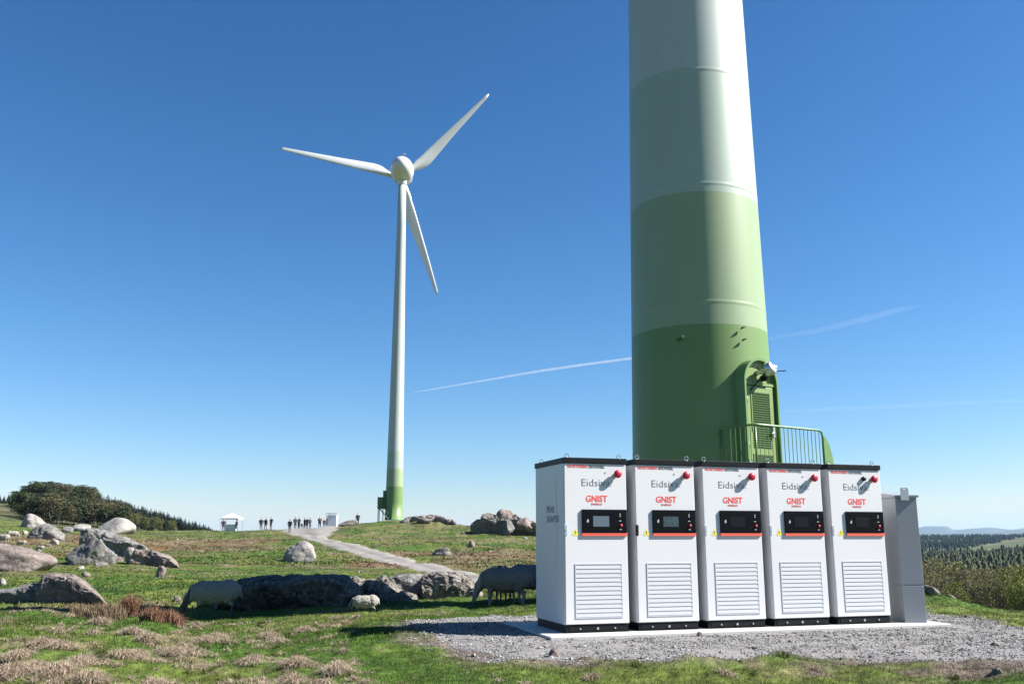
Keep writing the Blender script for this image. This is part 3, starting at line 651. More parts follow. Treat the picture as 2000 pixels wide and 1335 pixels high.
    text_mesh('lettering', 'ENERGI', .035, M['redink'], door, .375, 1.592, right=.52)
    return root
CABLAB = ['white battery cabinet at the left end of the row, PEAK SHAPER on its side',
          'white battery cabinet with patterned screen and black latch, second from the left',
          'white battery cabinet in the middle of the row of five',
          'white battery cabinet between the middle one and the right end one',
          'white battery cabinet with extra black knob, beside the grey metal box']
cab0 = cabinet(); cabs = [cab0]+[copy_tree(cab0) for _ in range(4)]
for i, c in enumerate(cabs):
    c.location = rowpt(i*.9994, 0, .001); c.rotation_euler = (0, 0, ROW)
    tag(c, CABLAB[i], 'battery cabinet', 'white battery cabinets in a row on the concrete pad')
def find(o, n):
    for ch in o.children:
        if ch.name.split('.')[0] == n: return ch
        r = find(ch, n)
        if r: return r
def remat(o, m):
    o.data = o.data.copy(); o.data.materials.clear(); o.data.materials.append(m)
remat(find(cabs[0], 'screen'), M['screen']); remat(find(cabs[1], 'screen'), M['screen2']); remat(find(cabs[1], 'latch'), M['black'])
b = MB(); b.lathe([(.032, 0), (.034, .02), (.03, .03), (.004, .032)], 20, Matrix.Translation((.585, 0, 2.0)) @ Matrix.Rotation(math.pi/2, 4, 'X')); b.build('knob', M['black'], cabs[4])
for s, z in (('PEAK', 1.5), ('SHAPER', 1.375)):
    t = text_mesh('side_lettering', s, .13, M['ink'], cabs[0], 0, z, bold=-.001)
    t.rotation_euler = (math.pi/2, 0, -math.pi/2); t.location = (-.006, .68, z); t.scale = (1.05, 1, 1)
def grey_box():
    root = empty('electrical_box', rowpt(5.085, -.02, .001), math.radians(2)); tag(root, 'narrow grey metal electrical box with sloped lid at the right end of the pad', 'electrical box')
    w, d = .315, .62
    b = MB(); b.box(0, w, 0.0, d, .52, 1.74, bev=.005); b.build('body', M['grey'], root)
    b = MB(); b.box(0.001, w-.001, 0.001, d-.001, 0, .5, bev=.004); b.box(.006, w-.006, .006, d-.006, .49, .53); b.build('base', M['grey'], root)
    b = MB(); v = []
    for x in (-.02, w+.02): v += [b.bm.verts.new(q) for q in ((x, -.03, 1.742), (x, d+.02, 1.742), (x, d+.02, 1.84), (x, -.03, 1.772))]
    for k in range(4): b.bm.faces.new((v[k], v[(k+1) % 4], v[4+(k+1) % 4], v[4+k]))
    b.bm.faces.new(v[:4]); b.bm.faces.new(list(reversed(v[4:]))); b.build('lid', M['grey'], root)
    b = MB(); M4 = Matrix.Translation((0, -.036, 0))
    b.prism([(.07, 1.7), (.19, 1.7), (.19, 1.86), (.175, 1.88), (.145, 1.88), (.142, 1.85), (.118, 1.85), (.115, 1.88), (.085, 1.88), (.07, 1.86)], M4, .005); b.box(.118, .142, -.036, -.031, 1.865, 1.88)
    b.build('lifting_bracket', M['twhite'], root)
    b = MB(); b.box(w-.0, w+.012, .03, .045, .55, 1.7); b.build('hinge_rail', M['black'], root)
grey_box()

# ------------------------------------------------------------------ rocks
RK = {'grey': rock_mat('grey granite', (0.085, 0.081, 0.076), (0.170, 0.162, 0.153), (0.264, 0.255, 0.242)),
      'pink': rock_mat('pinkish granite', (0.119, 0.093, 0.083), (0.196, 0.162, 0.145), (0.255, 0.230, 0.212)),
      'pale': rock_mat('pale weathered granite', (0.187, 0.170, 0.153), (0.297, 0.276, 0.255), (0.365, 0.348, 0.332)),
      'dark': rock_mat('rock darkened for shade', (.035, .032, .03), (.12, .108, .097), (.27, .25, .23), 1.3),  # tower shade on the long outcrop painted in as darker rock tones
      'lich': rock_mat('lichened rock', (.085, .076, .066), (.2, .18, .158), (.34, .31, .28), 1.3)}
def ico(sub):
    bm = bmesh.new(); bmesh.ops.create_icosphere(bm, subdivisions=sub, radius=1); V = np.array([v.co[:] for v in bm.verts]); Fc = np.array([[v.index for v in f.verts] for f in bm.faces]); bm.free(); return V, Fc
ICO = {k: ico(k) for k in (3, 4, 5, 6)}
def rock_shape(seed, planes=14, soft=.035, rough=.07, stretch=(1, 1, 1), tilt=0, yaw=0, sub=5, smin=.55):
    rg = np.random.default_rng(seed); V, Fc = ICO[sub]
    n = rg.normal(size=(planes, 3)); n /= np.linalg.norm(n, axis=1)[:, None]; d = rg.uniform(smin, .95, planes)
    k = V @ n.T; rad = np.where(k > .05, d/np.maximum(k, .05), 9.)
    rad = -soft*np.log(np.exp(-np.minimum(rad, 3)/soft).sum(1)+math.exp(-1.05/soft))
    P = V*rad[:, None]; sc = 1.7
    sc = 2.3; nz = fbm(P[:, 0]*sc+seed, P[:, 1]*sc, P[:, 2]*sc, s=seed, o=5, g=.55); P = P*(1+rough*nz*1.3)[:, None]
    P = P*np.array(stretch)
    a = math.radians(tilt); P = P @ np.array([[math.cos(a), 0, math.sin(a)], [0, 1, 0], [-math.sin(a), 0, math.cos(a)]]).T
    a = math.radians(yaw); P = P @ np.array([[math.cos(a), -math.sin(a), 0], [math.sin(a), math.cos(a), 0], [0, 0, 1]]).T
    return P, Fc
ROCKS = []
def rock(label, x0, x1, yt, yb, seed, mat='grey', dep=.8, sink=.55, Y=None, name='boulder', kmin=4, group=None, cat='boulder', flat=False, **kw):
    pc = (x0+x1)/2
    if Y is None:
        h_ = hit(pc, yb, kmin)
        if h_ is None: h_ = tuple(at(pc, yb, 145))
        Y = h_[1]
    P0 = at(x0, yb, Y); P1 = at(x1, yb, Y); top = at(pc, yt, Y); w = P1[0]-P0[0]; h = top[2]-P0[2]; d = w*dep
    V, Fc = rock_shape(seed, **kw)
    V = V-(V.min(0)+V.max(0))/2; V = V/(V.max(0)-V.min(0)); V[:, 0] *= w; V[:, 1] *= d; V[:, 2] = (V[:, 2]+.5)*h*(1+sink)-sink*h
    o = mesh_obj(name, V, Fc, RK[mat], smooth=not flat)
    cy = Y+d*.35; o.location = ((P0[0]+P1[0])/2*(cy/Y if Y > 60 else 1), cy if Y > 60 else Y+d*.35, P0[2])
    tag(o, label, cat, group); ROCKS.append((o.location.x, o.location.y, w/2, d/2)); return o
rock('big smooth pinkish boulder at the left edge, below the sheep', -60, 83, 1060, 1116, 1, 'pink', .9, planes=9, soft=.12, rough=.05, kmin=30)
rock('grey pyramid shaped boulder, dark on its left face, left hillside', 121, 211, 1045, 1101, 61, 'grey', .9, planes=16, soft=.02, rough=.08, kmin=30)
LATER = [('large layered outcrop in the grass at the lower left, rear hump', [(70, 1150), (85, 1124), (110, 1117), (140, 1120), (165, 1133), (190, 1156), (208, 1180)], 25.5, 2.0, 3, 'pink', .08),
 ('low flat front ledge of the layered outcrop at the lower left', [(-20, 1152), (30, 1148), (55, 1140), (85, 1137), (120, 1139), (143, 1152), (154, 1178)], 23.4, 1.6, 4, 'grey', .06),
 ('long slanting rock slab running down behind the pyramid boulder', [(158, 1040), (170, 1031), (200, 1034), (230, 1048), (260, 1060), (285, 1071), (292, 1088)], 84, 5, 10, 'grey', .35),
 ('brownish slab with dark cleft, right end of the left cluster', [(258, 1090), (266, 1070), (285, 1072), (310, 1080), (335, 1090), (348, 1102), (351, 1110)], 66, 4, 13, 'pink', .3)]
rock('pale rounded boulder on the crest right of the dark wood', 182, 261, 1009, 1042, 5, 'pale', .9, planes=9, soft=.14, rough=.03, kmin=60)
rock('pale boulder standing highest in the left cluster', 38, 90, 1002, 1030, 6, 'pale', .9, planes=10, soft=.08, rough=.05, kmin=60)
rock('grey broken boulder in front of the highest pale boulder', 50, 126, 1021, 1057, 7, 'grey', .8, planes=10, soft=.06, rough=.1, tilt=14, kmin=60)
rock('small dark boulder left of a low pale one on the crest', 119, 146, 1027, 1041, 8, 'grey', .9, planes=10, soft=.05, rough=.08, kmin=60, sub=4)
rock('low pale boulder beside the small dark one on the crest', 140, 175, 1022, 1036, 9, 'pale', .8, planes=10, soft=.1, rough=.05, kmin=60, sub=4)
rock('upright pale block under the slanting slab', 236, 268, 1068, 1101, 12, 'pale', .8, planes=10, soft=.05, rough=.06, kmin=40, sub=4)
rock('lone boulder, black shaded left side and white right side, below the people', 553, 619, 1055, 1097, 21, 'pale', .8, planes=8, soft=.05, rough=.05, kmin=40, tilt=20)
def ledge(label, prof, Y, dep, seed, mat='lich', fq=1.0, under=0, lean=0, name='rock_outcrop', cat='rock outcrop', amp=.12, bottom=-.6):
    """a long ledge: steep front, rolling top, following the skyline seen in the photograph"""
    pxs = np.linspace(prof[0][0], prof[-1][0], 150); tops = np.interp(pxs, *zip(*prof)); cs = [(0+under, bottom), (under, .0), (under*.6+.01, .35), (under*.2+.04, .7), (.08, .86), (.16, .96), (.3, 1), (.5, .98), (.75, .75), (1, .2), (1.1, bottom)]
    tt = np.linspace(0, len(cs)-1, 64); cy = np.interp(tt, range(len(cs)), [c[0] for c in cs]); cz = np.interp(tt, range(len(cs)), [c[1] for c in cs])
    k = np.hanning(7); k /= k.sum(); cy = np.convolve(np.pad(cy, 3, mode='edge'), k, 'valid'); cz = np.convolve(np.pad(cz, 3, mode='edge'), k, 'valid')
    G = []
    for px, tp in zip(pxs, tops):
        yy = Y+lean*(px-pxs[0])/(pxs[-1]-pxs[0]); P = at(px, tp, yy+dep*.2); g = float(hraw(np.array([P[0]]), np.array([yy]))[0]); h = max(.02, P[2]-g)
        G.append(np.c_[P[0]*(yy+cy*dep)/(yy+dep*.2), yy+cy*dep, g+np.where(cz > 0, cz*h, cz*.6)])
    V = np.array(G); n, m = V.shape[:2]; W = V.reshape(-1, 3); c0 = W.mean(0)
    W0 = W.copy(); W = W*fq
    a = 1-np.abs(fbm(W[:, 0]*1.1, W[:, 1]*1.1, W[:, 2]*2.2, s=seed, o=5, g=.6))*2; b_ = fbm(W[:, 0]*.7+9, W[:, 1]*.9, W[:, 2]*1.1, s=seed+3, o=4)
    st = np.abs(((W[:, 0]*.8+W[:, 2]*1.6+.5*b_) % 1)-.5)*2                       # bedding joints
    W = W0
    W[:, 1] -= amp*(1.1*b_+.5*a); W[:, 2] += amp*(.45*a+.35*b_)-.05/fq*(st < .12); W[:, 0] += amp*.6*b_
    idx = np.arange(n*m).reshape(n, m); q = np.stack([idx[:-1, :-1], idx[1:, :-1], idx[1:, 1:], idx[:-1, 1:]], -1).reshape(-1, 4)
    o = mesh_obj(name, W-[c0[0], c0[1], 0], q, RK[mat], smooth=False)
    if o.data.polygons[len(q)//2+20].normal.z < 0: o.data.flip_normals()
    o.location = (c0[0], c0[1], 0); tag(o, label, cat); return o
ledge('long dark fronted rock outcrop behind the left ewe', [(418, 1182), (432, 1150), (448, 1137), (475, 1134), (520, 1129), (580, 1128), (640, 1126), (680, 1131), (705, 1150), (722, 1178)], 21.1, 4.2, 15, 'dark', amp=.2, under=.15, fq=.62)  # darkened rock and undercut front deepen the shade on this face
ledge('speckled rock ramp behind the white lamb, sunlit and brownish', [(655, 1140), (690, 1127), (730, 1132), (755, 1128), (775, 1142), (800, 1165), (815, 1180)], 22.7, 2.2, 16, 'lich', amp=.2, fq=.7)
ledge('smooth grey slab of rock in the middle of the grass', [(742, 1140), (765, 1126), (800, 1120), (835, 1123), (850, 1140), (862, 1168)], 24.2, 2.0, 17, 'grey', amp=.06)
ledge('crinkled dark streaked rock just left of the grazing ewe', [(826, 1128), (850, 1120), (890, 1121), (915, 1130), (932, 1142), (944, 1168)], 23.9, 2.0, 18, 'lich', amp=.13)
rock('brown hummock of rock between lamb and smooth slab', 735, 800, 1150, 1182, 19, 'lich', .6, planes=14, soft=.08, rough=.12, Y=22.9, sub=4)
for lb, pr, Y_, dp, sd_, mt, am in LATER: ledge(lb, pr, (hit(pr[-2][0], pr[-1][1]+1, 20) or (0, Y_))[1], dp, sd_, mt, amp=am, fq=22./Y_, under=.1)
# rock pile on the skyline
ledge('broken low bank of dark rock at the base of the skyline pile', [(922, 1024), (932, 1016), (948, 1011), (965, 1009), (985, 1010), (1003, 1011), (1022, 1012), (1038, 1017), (1056, 1026)], 121, 5, 34, 'lich', amp=.5, fq=.33, under=.2)
for (lb, x0, x1, yt, yb, sd_, Yy, mt) in [
    ('slanting slab stone left in the skyline pile', 938, 978, 1000, 1018, 32, 121.6, 'lich'), ('topmost pointed stone of the skyline pile', 969, 1003, 993, 1017, 33, 121.8, 'pink'),
    ('grey rounded stone low in the middle of the skyline pile', 980, 1006, 1013, 1035, 37, 119.6, 'grey'), ('long right stone of the skyline pile, next to the cabinet', 1003, 1044, 1009, 1030, 35, 120.5, 'pink'), ('small dark knob stone right of the topmost one', 1000, 1013, 1003, 1017, 36, 122, 'lich')]:
    rock(lb, x0, x1, yt, yb, sd_, mt, .9, Y=Yy, planes=13, soft=.025, rough=.08, sub=5, sink=.6, tilt={32: 22, 35: 12}.get(sd_, 0), stretch={32: (1.6, 1, .8), 35: (1.7, 1, .8)}.get(sd_, (1, 1, 1)))
ledge('low grassy bank of rock on the mound right of the distant turbine', [(782, 1022), (792, 1012), (815, 1008), (840, 1006), (862, 1008), (880, 1016), (888, 1022)], 138.5, 4, 44, 'lich', amp=.4, fq=.35, under=.15)
rock('low rock on the front of the grassy mound right of the distant turbine', 812, 845, 1010, 1020, 40, 'lich', .5, planes=12, soft=.05, rough=.1, Y=136.5, sub=4)
rock('dark stone at the left foot of the rocky mound', 780, 800, 1011, 1021, 42, 'grey', .7, planes=10, soft=.05, Y=138, sub=3)
rock('low dark ledge on the crest under the lone person', 655, 700, 1014, 1027, 43, 'lich', .4, planes=10, soft=.06, rough=.1, stretch=(2, 1, .6), tilt=-12, Y=146, sub=4)
rock('flat cluster of grey rocks on the slope below the mound', 842, 887, 1068, 1087, 44, 'grey', .6, planes=14, soft=.05, rough=.15, kmin=50, sub=4)
rock('pinkish stone on the slope under the skyline pile', 912, 928, 1054, 1068, 45, 'pink', .8, planes=10, soft=.05, kmin=50, sub=3)
rock('reddish stone just below the slab with the dark cleft', 300, 322, 1104, 1126, 46, 'pink', .8, planes=10, soft=.05, kmin=30, sub=4)
rock('pale stone at the far left above the layered outcrop', -6, 9, 1127, 1140, 47, 'pale', .8, planes=10, soft=.08, kmin=20, sub=3)
rock('slanting rock right of the grey metal box, higher one', 1806, 1842, 1141, 1159, 51, 'grey', .6, planes=10, soft=.05, rough=.08, tilt=25, stretch=(1.7, 1, .6), Y=20.5, sub=4)
rock('rough rock lower on the bank right of the grey box', 1846, 1882, 1160, 1184, 52, 'lich', .7, planes=12, soft=.05, rough=.1, Y=19.6, tilt=12, sub=4)
rock('small brown stone at the gravel edge before the first cabinet', 1072, 1098, 1264, 1286, 53, 'pink', .8, planes=9, soft=.03, rough=.04, sub=4, flat=False, tilt=20)
rock('dark clod of earth at the lower right corner', 1938, 1963, 1300, 1317, 54, 'lich', .8, planes=9, soft=.05, rough=.1, sub=4)
rock('tiny white stone at the edge of the concrete slab', 1362, 1374, 1232, 1243, 56, 'pale', .8, planes=9, soft=.05, sub=3)
rock('flat dark stone at the right side of the gravel', 1978, 1994, 1238, 1245, 57, 'lich', .8, planes=9, soft=.05, sub=3)
# little stones on the left slope
for i, (x, y, w, h) in enumerate([(205, 1092, 16, 10), (222, 1083, 18, 16), (232, 1098, 14, 12), (195, 1104, 26, 9), (107, 1062, 16, 10), (95, 1069, 12, 8), (75, 1080, 14, 9), (155, 1113, 14, 9), (165, 1125, 18, 10), (345, 1056, 10, 6), (20, 1075, 10, 7), (345, 1172, 16, 9), (700, 1118, 10, 5), (958, 1080, 12, 6), (905, 1042, 10, 5), (1025, 1052, 12, 5)]):
    rock('small stone scattered in the hillside grass', x-w/2, x+w/2, y-h, y, 70+i, ['grey', 'pale', 'pink'][i % 3], .9, planes=9, soft=.05, rough=.08, sub=3, kmin=30 if y < 1150 else 14, name='stone', cat='stone', group='small stones in the hillside grass')

# ------------------------------------------------------------------ living things: one skin each
def organic(name, parts, voxel, mats, matfn, smooth_it=2, noise_amp=0, nscale=14):
    """parts: ('c', p0, r0, p1, r1) tapered limbs or ('e', centre, radii, rot) masses, fused into one surface"""
    bm = bmesh.new()
    for q in parts:
        if q[0] == 'e':
            r = bmesh.ops.create_icosphere(bm, subdivisions=3, radius=1)['verts']
            m = Matrix.Translation(q[1]) @ (Euler(q[3]).to_matrix().to_4x4() if len(q) > 3 else Matrix.Identity(4)) @ Matrix.Diagonal((*q[2], 1)); bmesh.ops.transform(bm, matrix=m, verts=r)
        else:
            _, p0, r0, p1, r1 = q; p0 = Vector(p0); p1 = Vector(p1); n = max(2, int((p1-p0).length/max(.02, min(r0, r1)*.8)))
            r = bmesh.ops.create_cone(bm, cap_ends=True, segments=12, radius1=r0, radius2=r1, depth=(p1-p0).length)['verts']
            bmesh.ops.transform(bm, matrix=Matrix.Translation((p0+p1)/2) @ (p1-p0).to_track_quat('Z', 'Y').to_matrix().to_4x4(), verts=r)
            for p, rr in ((p0, r0), (p1, r1)):
                v = bmesh.ops.create_icosphere(bm, subdivisions=2, radius=rr)['verts']; bmesh.ops.translate(bm, vec=p, verts=v)
    me = bpy.data.meshes.new(name); bm.to_mesh(me); bm.free()
    o = bpy.data.objects.new(name, me); COL.objects.link(o)
    m = o.modifiers.new('r', 'REMESH'); m.mode = 'VOXEL'; m.voxel_size = voxel
    s = o.modifiers.new('s', 'SMOOTH'); s.iterations = smooth_it; s.factor = .5
    bpy.context.view_layer.update()
    m2 = bpy.data.meshes.new_from_object(o.evaluated_get(bpy.context.evaluated_depsgraph_get())); m2.name = name
    o.modifiers.clear(); o.data = m2; m2.materials.clear()
    for q in mats: m2.materials.append(q)
    co = np.empty(len(m2.vertices)*3, np.float32); m2.vertices.foreach_get('co', co); co = co.reshape(-1, 3)
    if noise_amp:
        nn = np.empty(len(m2.vertices)*3, np.float32); m2.vertices.foreach_get('normal', nn); nn = nn.reshape(-1, 3)
        w = np.array([1. if matfn(*p) == 0 else 0. for p in co]); co = co+nn*(noise_amp*w*fbm(co[:, 0]*nscale, co[:, 1]*nscale, co[:, 2]*nscale, s=9, o=3))[:, None]; m2.vertices.foreach_set('co', co.astype(np.float32).ravel())
    c = np.array([p.center[:] for p in m2.polygons]); m2.polygons.foreach_set('material_index', np.array([matfn(*p) for p in c], dtype=np.int32))
    m2.polygons.foreach_set('use_smooth', np.ones(len(m2.polygons), dtype=bool)); m2.update()
    return o
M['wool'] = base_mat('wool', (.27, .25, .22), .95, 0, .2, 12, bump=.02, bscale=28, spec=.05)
M['wool_shade'] = base_mat('wool darkened for shade', (.13, .13, .128), .95, 0, .25, 12, bump=.02, bscale=28, spec=.05)  # wool colour darkened to paint in the tower shadow on the ewes
M['face'] = base_mat('pale sheep face', (.2, .18, .155), .8, 0, .15, 12)
M['dface'] = base_mat('dark sheep face', (.045, .04, .038), .8, 0, .2, 12)
M['wool_half_shade'] = base_mat('wool half darkened for shade', (.19, .185, .17), .95, 0, .25, 12, bump=.02, bscale=28, spec=.05)  # left ewe's wool, shade painted in less strongly than on the others
def sheep(name, head='down', mats=('wool', 'face'), vox=.016):
    # faces +x, feet on z = 0
    P = [('e', (0, 0, .53), (.47, .235, .235)), ('e', (.26, 0, .53), (.24, .215, .235)), ('e', (-.28, 0, .55), (.24, .225, .235)), ('e', (0, 0, .46), (.36, .2, .2))]
    for s in (-1, 1):
        P += [('c', (.30, .11*s, .48), .095, (.31, .11*s, .30), .05), ('c', (.31, .11*s, .30), .034, (.325, .11*s, .16), .029), ('c', (.325, .11*s, .16), .026, (.31, .11*s, .035), .024), ('c', (.31, .11*s, .03), .03, (.335, .11*s, .02), .026)]
        P += [('c', (-.30, .12*s, .50), .125, (-.25, .12*s, .36), .075), ('c', (-.25, .12*s, .36), .055, (-.37, .12*s, .25), .033), ('c', (-.37, .12*s, .25), .03, (-.345, .12*s, .04), .025), ('c', (-.345, .12*s, .03), .03, (-.315, .12*s, .02), .026)]
    P += [('c', (-.5, 0, .62), .035, (-.545, 0, .42), .025)]
    if head == 'down':
        P += [('c', (.40, 0, .56), .15, (.56, 0, .36), .095), ('e', (.61, 0, .25), (.075, .068, .11), (0, -.35, 0)), ('c', (.62, 0, .2), .058, (.665, 0, .09), .036)]
        ear = (.575, .28); hx, hz_ = .53, .31
    else:
        P += [('c', (.40, 0, .58), .15, (.52, 0, .76), .09), ('e', (.56, 0, .82), (.1, .07, .075)), ('c', (.58, 0, .81), .058, (.69, 0, .76), .038)]
        ear = (.53, .86); hx, hz_ = .53, .95
    for s in (-1, 1): P += [('e', (ear[0], .115*s, ear[1]), (.028, .065, .016), (.35*s if head == 'down' else -.2*s, 0, 0))]
    def mf(x, y, z):
        if z < .27 and x < .5: return 1
        if x > (.55 if z < .36 or z > .72 else 9): return 1
        if abs(y) > .075 and x > .5: return 1
        return 0
    return organic(name, P, vox, [M[mats[0]], M[mats[1]]], mf, 2, .012, 18)
EWE = sheep('sheep', 'down', ('wool_shade', 'face')); EWE2 = sheep('sheep', 'up', ('wool_shade', 'dface')); LAMB = sheep('lamb', 'down', ('wool', 'dface'), .018)
def put(o, px, Y, rz, sc, label, cat='sheep', group='grazing sheep', dz=0):
    x = at(px, 1100, Y)[0]
    o.location = (x, Y, hz(x, Y)-.01+dz); o.rotation_euler = (0, 0, rz); o.scale = (sc, sc, sc); tag(o, label, cat, group); return o
def cp(o, mats=None):
    c = o.copy(); COL.objects.link(c)
    if mats:
        c.data = o.data.copy()
        for i, m in enumerate(mats): c.data.materials[i] = M[m]
    return c
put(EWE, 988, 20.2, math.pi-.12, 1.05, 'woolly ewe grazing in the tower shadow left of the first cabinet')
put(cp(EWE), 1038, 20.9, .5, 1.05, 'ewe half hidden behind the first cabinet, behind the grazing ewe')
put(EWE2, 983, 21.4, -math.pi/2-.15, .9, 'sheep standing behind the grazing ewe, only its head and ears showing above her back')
put(cp(EWE, ('wool_half_shade', 'dface')), 424, 20.3, math.pi+.25, 1.0, 'dark faced ewe in deep shade at the left end of the long outcrop')
put(LAMB, 716, 19.45, math.pi+.2, .52, 'white lamb with dark head grazing in front of the outcrop', 'lamb')
def far_sheep(px, py, rz, sc, label, src, mats=('wool', 'face')):
    h_ = hit(px, py, 30); o = cp(src, mats); o.location = (h_[0], h_[1], hz(h_[0], h_[1])-.02); o.rotation_euler = (0, 0, rz); o.scale = (sc,)*3; tag(o, label, 'sheep', 'grazing sheep')
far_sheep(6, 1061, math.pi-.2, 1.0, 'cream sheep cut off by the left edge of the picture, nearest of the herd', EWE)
far_sheep(24, 1051, .3, .95, 'cream sheep behind the one at the left picture edge', EWE)
far_sheep(48, 1046, -1.4, .9, 'sheep seen end on left of the grey broken boulder', EWE2)
far_sheep(42, 1067, math.pi, .62, 'small pale lamb above the big pinkish boulder', EWE)
far_sheep(78, 1076, math.pi-.3, .6, 'small pale lamb right of the big pinkish boulder', EWE)

M['skin'] = base_mat('skin', (.45, .28, .2), .6); M['hair'] = base_mat('hair', (.05, .035, .025), .8)
CL = {'black': (.015, .016, .02), 'navy': (.02, .03, .07), 'grey': (.12, .12, .13), 'green': (.03, .05, .035), 'blue': (.06, .1, .16), 'jean': (.07, .09, .14), 'tan': (.25, .2, .14)}
for k, v in CL.items(): M['c_'+k] = base_mat(k+' cloth', v, .85, 0, .15, 10)
def person_mesh(pose):
    # faces -y (towards the camera), feet on z = 0, 1.75 m tall
    P = [('e', (0, 0, 1.63), (.078, .095, .118)), ('e', (0, -.09, 1.61), (.014, .022, .02)), ('c', (0, .01, 1.42), .055, (0, 0, 1.55), .05), ('e', (0, 0, 1.28), (.19, .115, .2)), ('e', (0, 0, 1.08), (.165, .11, .2)), ('e', (0, 0, .93), (.175, .12, .12))]
    for s in (-1, 1): P += [('e', (.08*s, 0, 1.62), (.012, .02, .03))]
    st = {'stand': (.02, -.02), 'walk': (.22, -.2), 'wide': (.02, .03)}[pose if pose in ('stand', 'walk', 'wide') else 'stand']; wd = .16 if pose == 'wide' else .1
    for s, dy in ((-1, st[0]), (1, st[1])):
        P += [('c', (.085*s, 0, .9), .095, (wd*s, dy*.5-.02, .5), .062), ('c', (wd*s, dy*.5-.02, .5), .058, (wd*s, dy, .09), .042), ('c', (wd*s, dy+.03, .05), .045, (wd*s*1.1, dy-.14, .04), .035)]
    for s in (-1, 1):
        if pose == 'fold' or (pose == 'walk' and s == 1): h1, h2 = (.23*s, -.02, 1.13), (.05*s, -.22, 1.2)
        else: h1, h2 = (.25*s, .02, 1.12), (.24*s, -.07, .87)
        P += [('c', (.185*s, 0, 1.4), .06, h1, .045), ('c', h1, .043, h2, .03)]
        d = Vector(h2)-Vector(h1); d.normalize(); e = Vector(h2)+d*.06; P += [('e', tuple(e), (.028, .04, .045))]
        for k in range(4): P += [('c', tuple(e+Vector((0, .03-.02*k, -.02))), .012, tuple(e+Vector((0, .03-.022*k-.015, -.02))+d*(.075-.008*abs(k-1))), .009)]
        P += [('c', tuple(e+Vector((0, -.035, .01))), .013, tuple(e+Vector((-.01*s, -.06, 0))+d*.05), .011)]
    def mf(x, y, z):
        if z > 1.69 or (z > 1.58 and y > .02): return 3
        if z > 1.47: return 2
        if z < .1: return 3
        if z < .88 and abs(x) < .205: return 1
        if z < .88 or (pose in ('fold', 'walk') and y < -.19 and z > 1.1): return 2
        return 0
    return organic('person', P, .022, [M['c_black'], M['c_navy'], M['skin'], M['hair']], mf, 1)
PM = {k: person_mesh(k) for k in ('stand', 'walk', 'fold', 'wide')}
PEOPLE = [  # px, foot py, depth, pose, turn, scale, jacket, trousers, label
 (436, 1033, 147, 'stand', .6, 1.02, 'black', 'navy', 'person in dark clothes standing at the left post of the white canopy'),
 (461.5, 1033, 148, 'walk', -.8, .98, 'black', 'navy', 'person in dark clothes at the right post of the white canopy'),
 (509.5, 1033, 145, 'stand', .2, .98, 'black', 'grey', 'leftmost of three people standing between canopy and road'),
 (518.5, 1033, 146, 'wide', 2.6, .96, 'black', 'black', 'middle of three people standing between canopy and road'),
 (529, 1033, 145, 'fold', -.5, 1.02, 'black', 'grey', 'rightmost of three people standing between canopy and road, pale trousers'),
 (565.5, 1041, 133, 'stand', 2.9, 1.0, 'black', 'grey', 'person in black top and grey trousers standing lowest on the road'),
 (576, 1032, 147, 'stand', .9, 1.04, 'black', 'black', 'person in black at the left of the crowd on the road crest'),
 (583.5, 1032, 148, 'fold', -.6, 1.02, 'green', 'black', 'person in dark green top second in the crowd on the road crest'),
 (589, 1033, 146, 'wide', .4, .55, 'black', 'navy', 'small child in front of the crowd on the road crest'),
 (594.5, 1032, 148, 'wide', 2.2, .97, 'black', 'black', 'person in black in the middle of the crowd right of the child'),
 (599.5, 1033, 147, 'stand', -.4, .95, 'green', 'navy', 'person in dark green right of the middle of the crowd'),
 (605, 1032, 148, 'fold', 1.2, .97, 'navy', 'grey', 'person in navy jacket at the right end of the crowd'),
 (624, 1031, 148, 'fold', .2, .96, 'black', 'black', 'person in black alone between the crowd and the white booth'),
 (633, 1031, 148, 'wide', .7, .8, 'black', 'black', 'shorter person beside the blue shirted one at the booth'),
 (638.5, 1031, 149, 'stand', -1.2, 1.06, 'blue', 'navy', 'person in blue shirt at the left side of the white booth'),
 (698.5, 1020, 152, 'stand', .1, 1.0, 'black', 'navy', 'lone person standing on the ledge left of the distant turbine')]
for i, (px, py, Y, pose, rz, sc, j, t, lb) in enumerate(PEOPLE):
    src = PM[pose]; o = src.copy(); COL.objects.link(o); o.data = src.data.copy(); o.data.materials[0] = M['c_'+j]; o.data.materials[1] = M['c_'+t]
    p = at(px, py, Y); g = hz(p[0], Y); o.location = (p[0], Y, g if abs(g-p[2]) < 1.2 else p[2]); o.rotation_euler = (0, 0, rz); o.scale = (sc*1.3, sc*1.3, sc*1.07)
    if px > 690: o.location.z = hz(p[0], Y)+.0
    tag(o, lb, 'person', 'people on the hill crest')
for o in PM.values(): bpy.data.objects.remove(o)

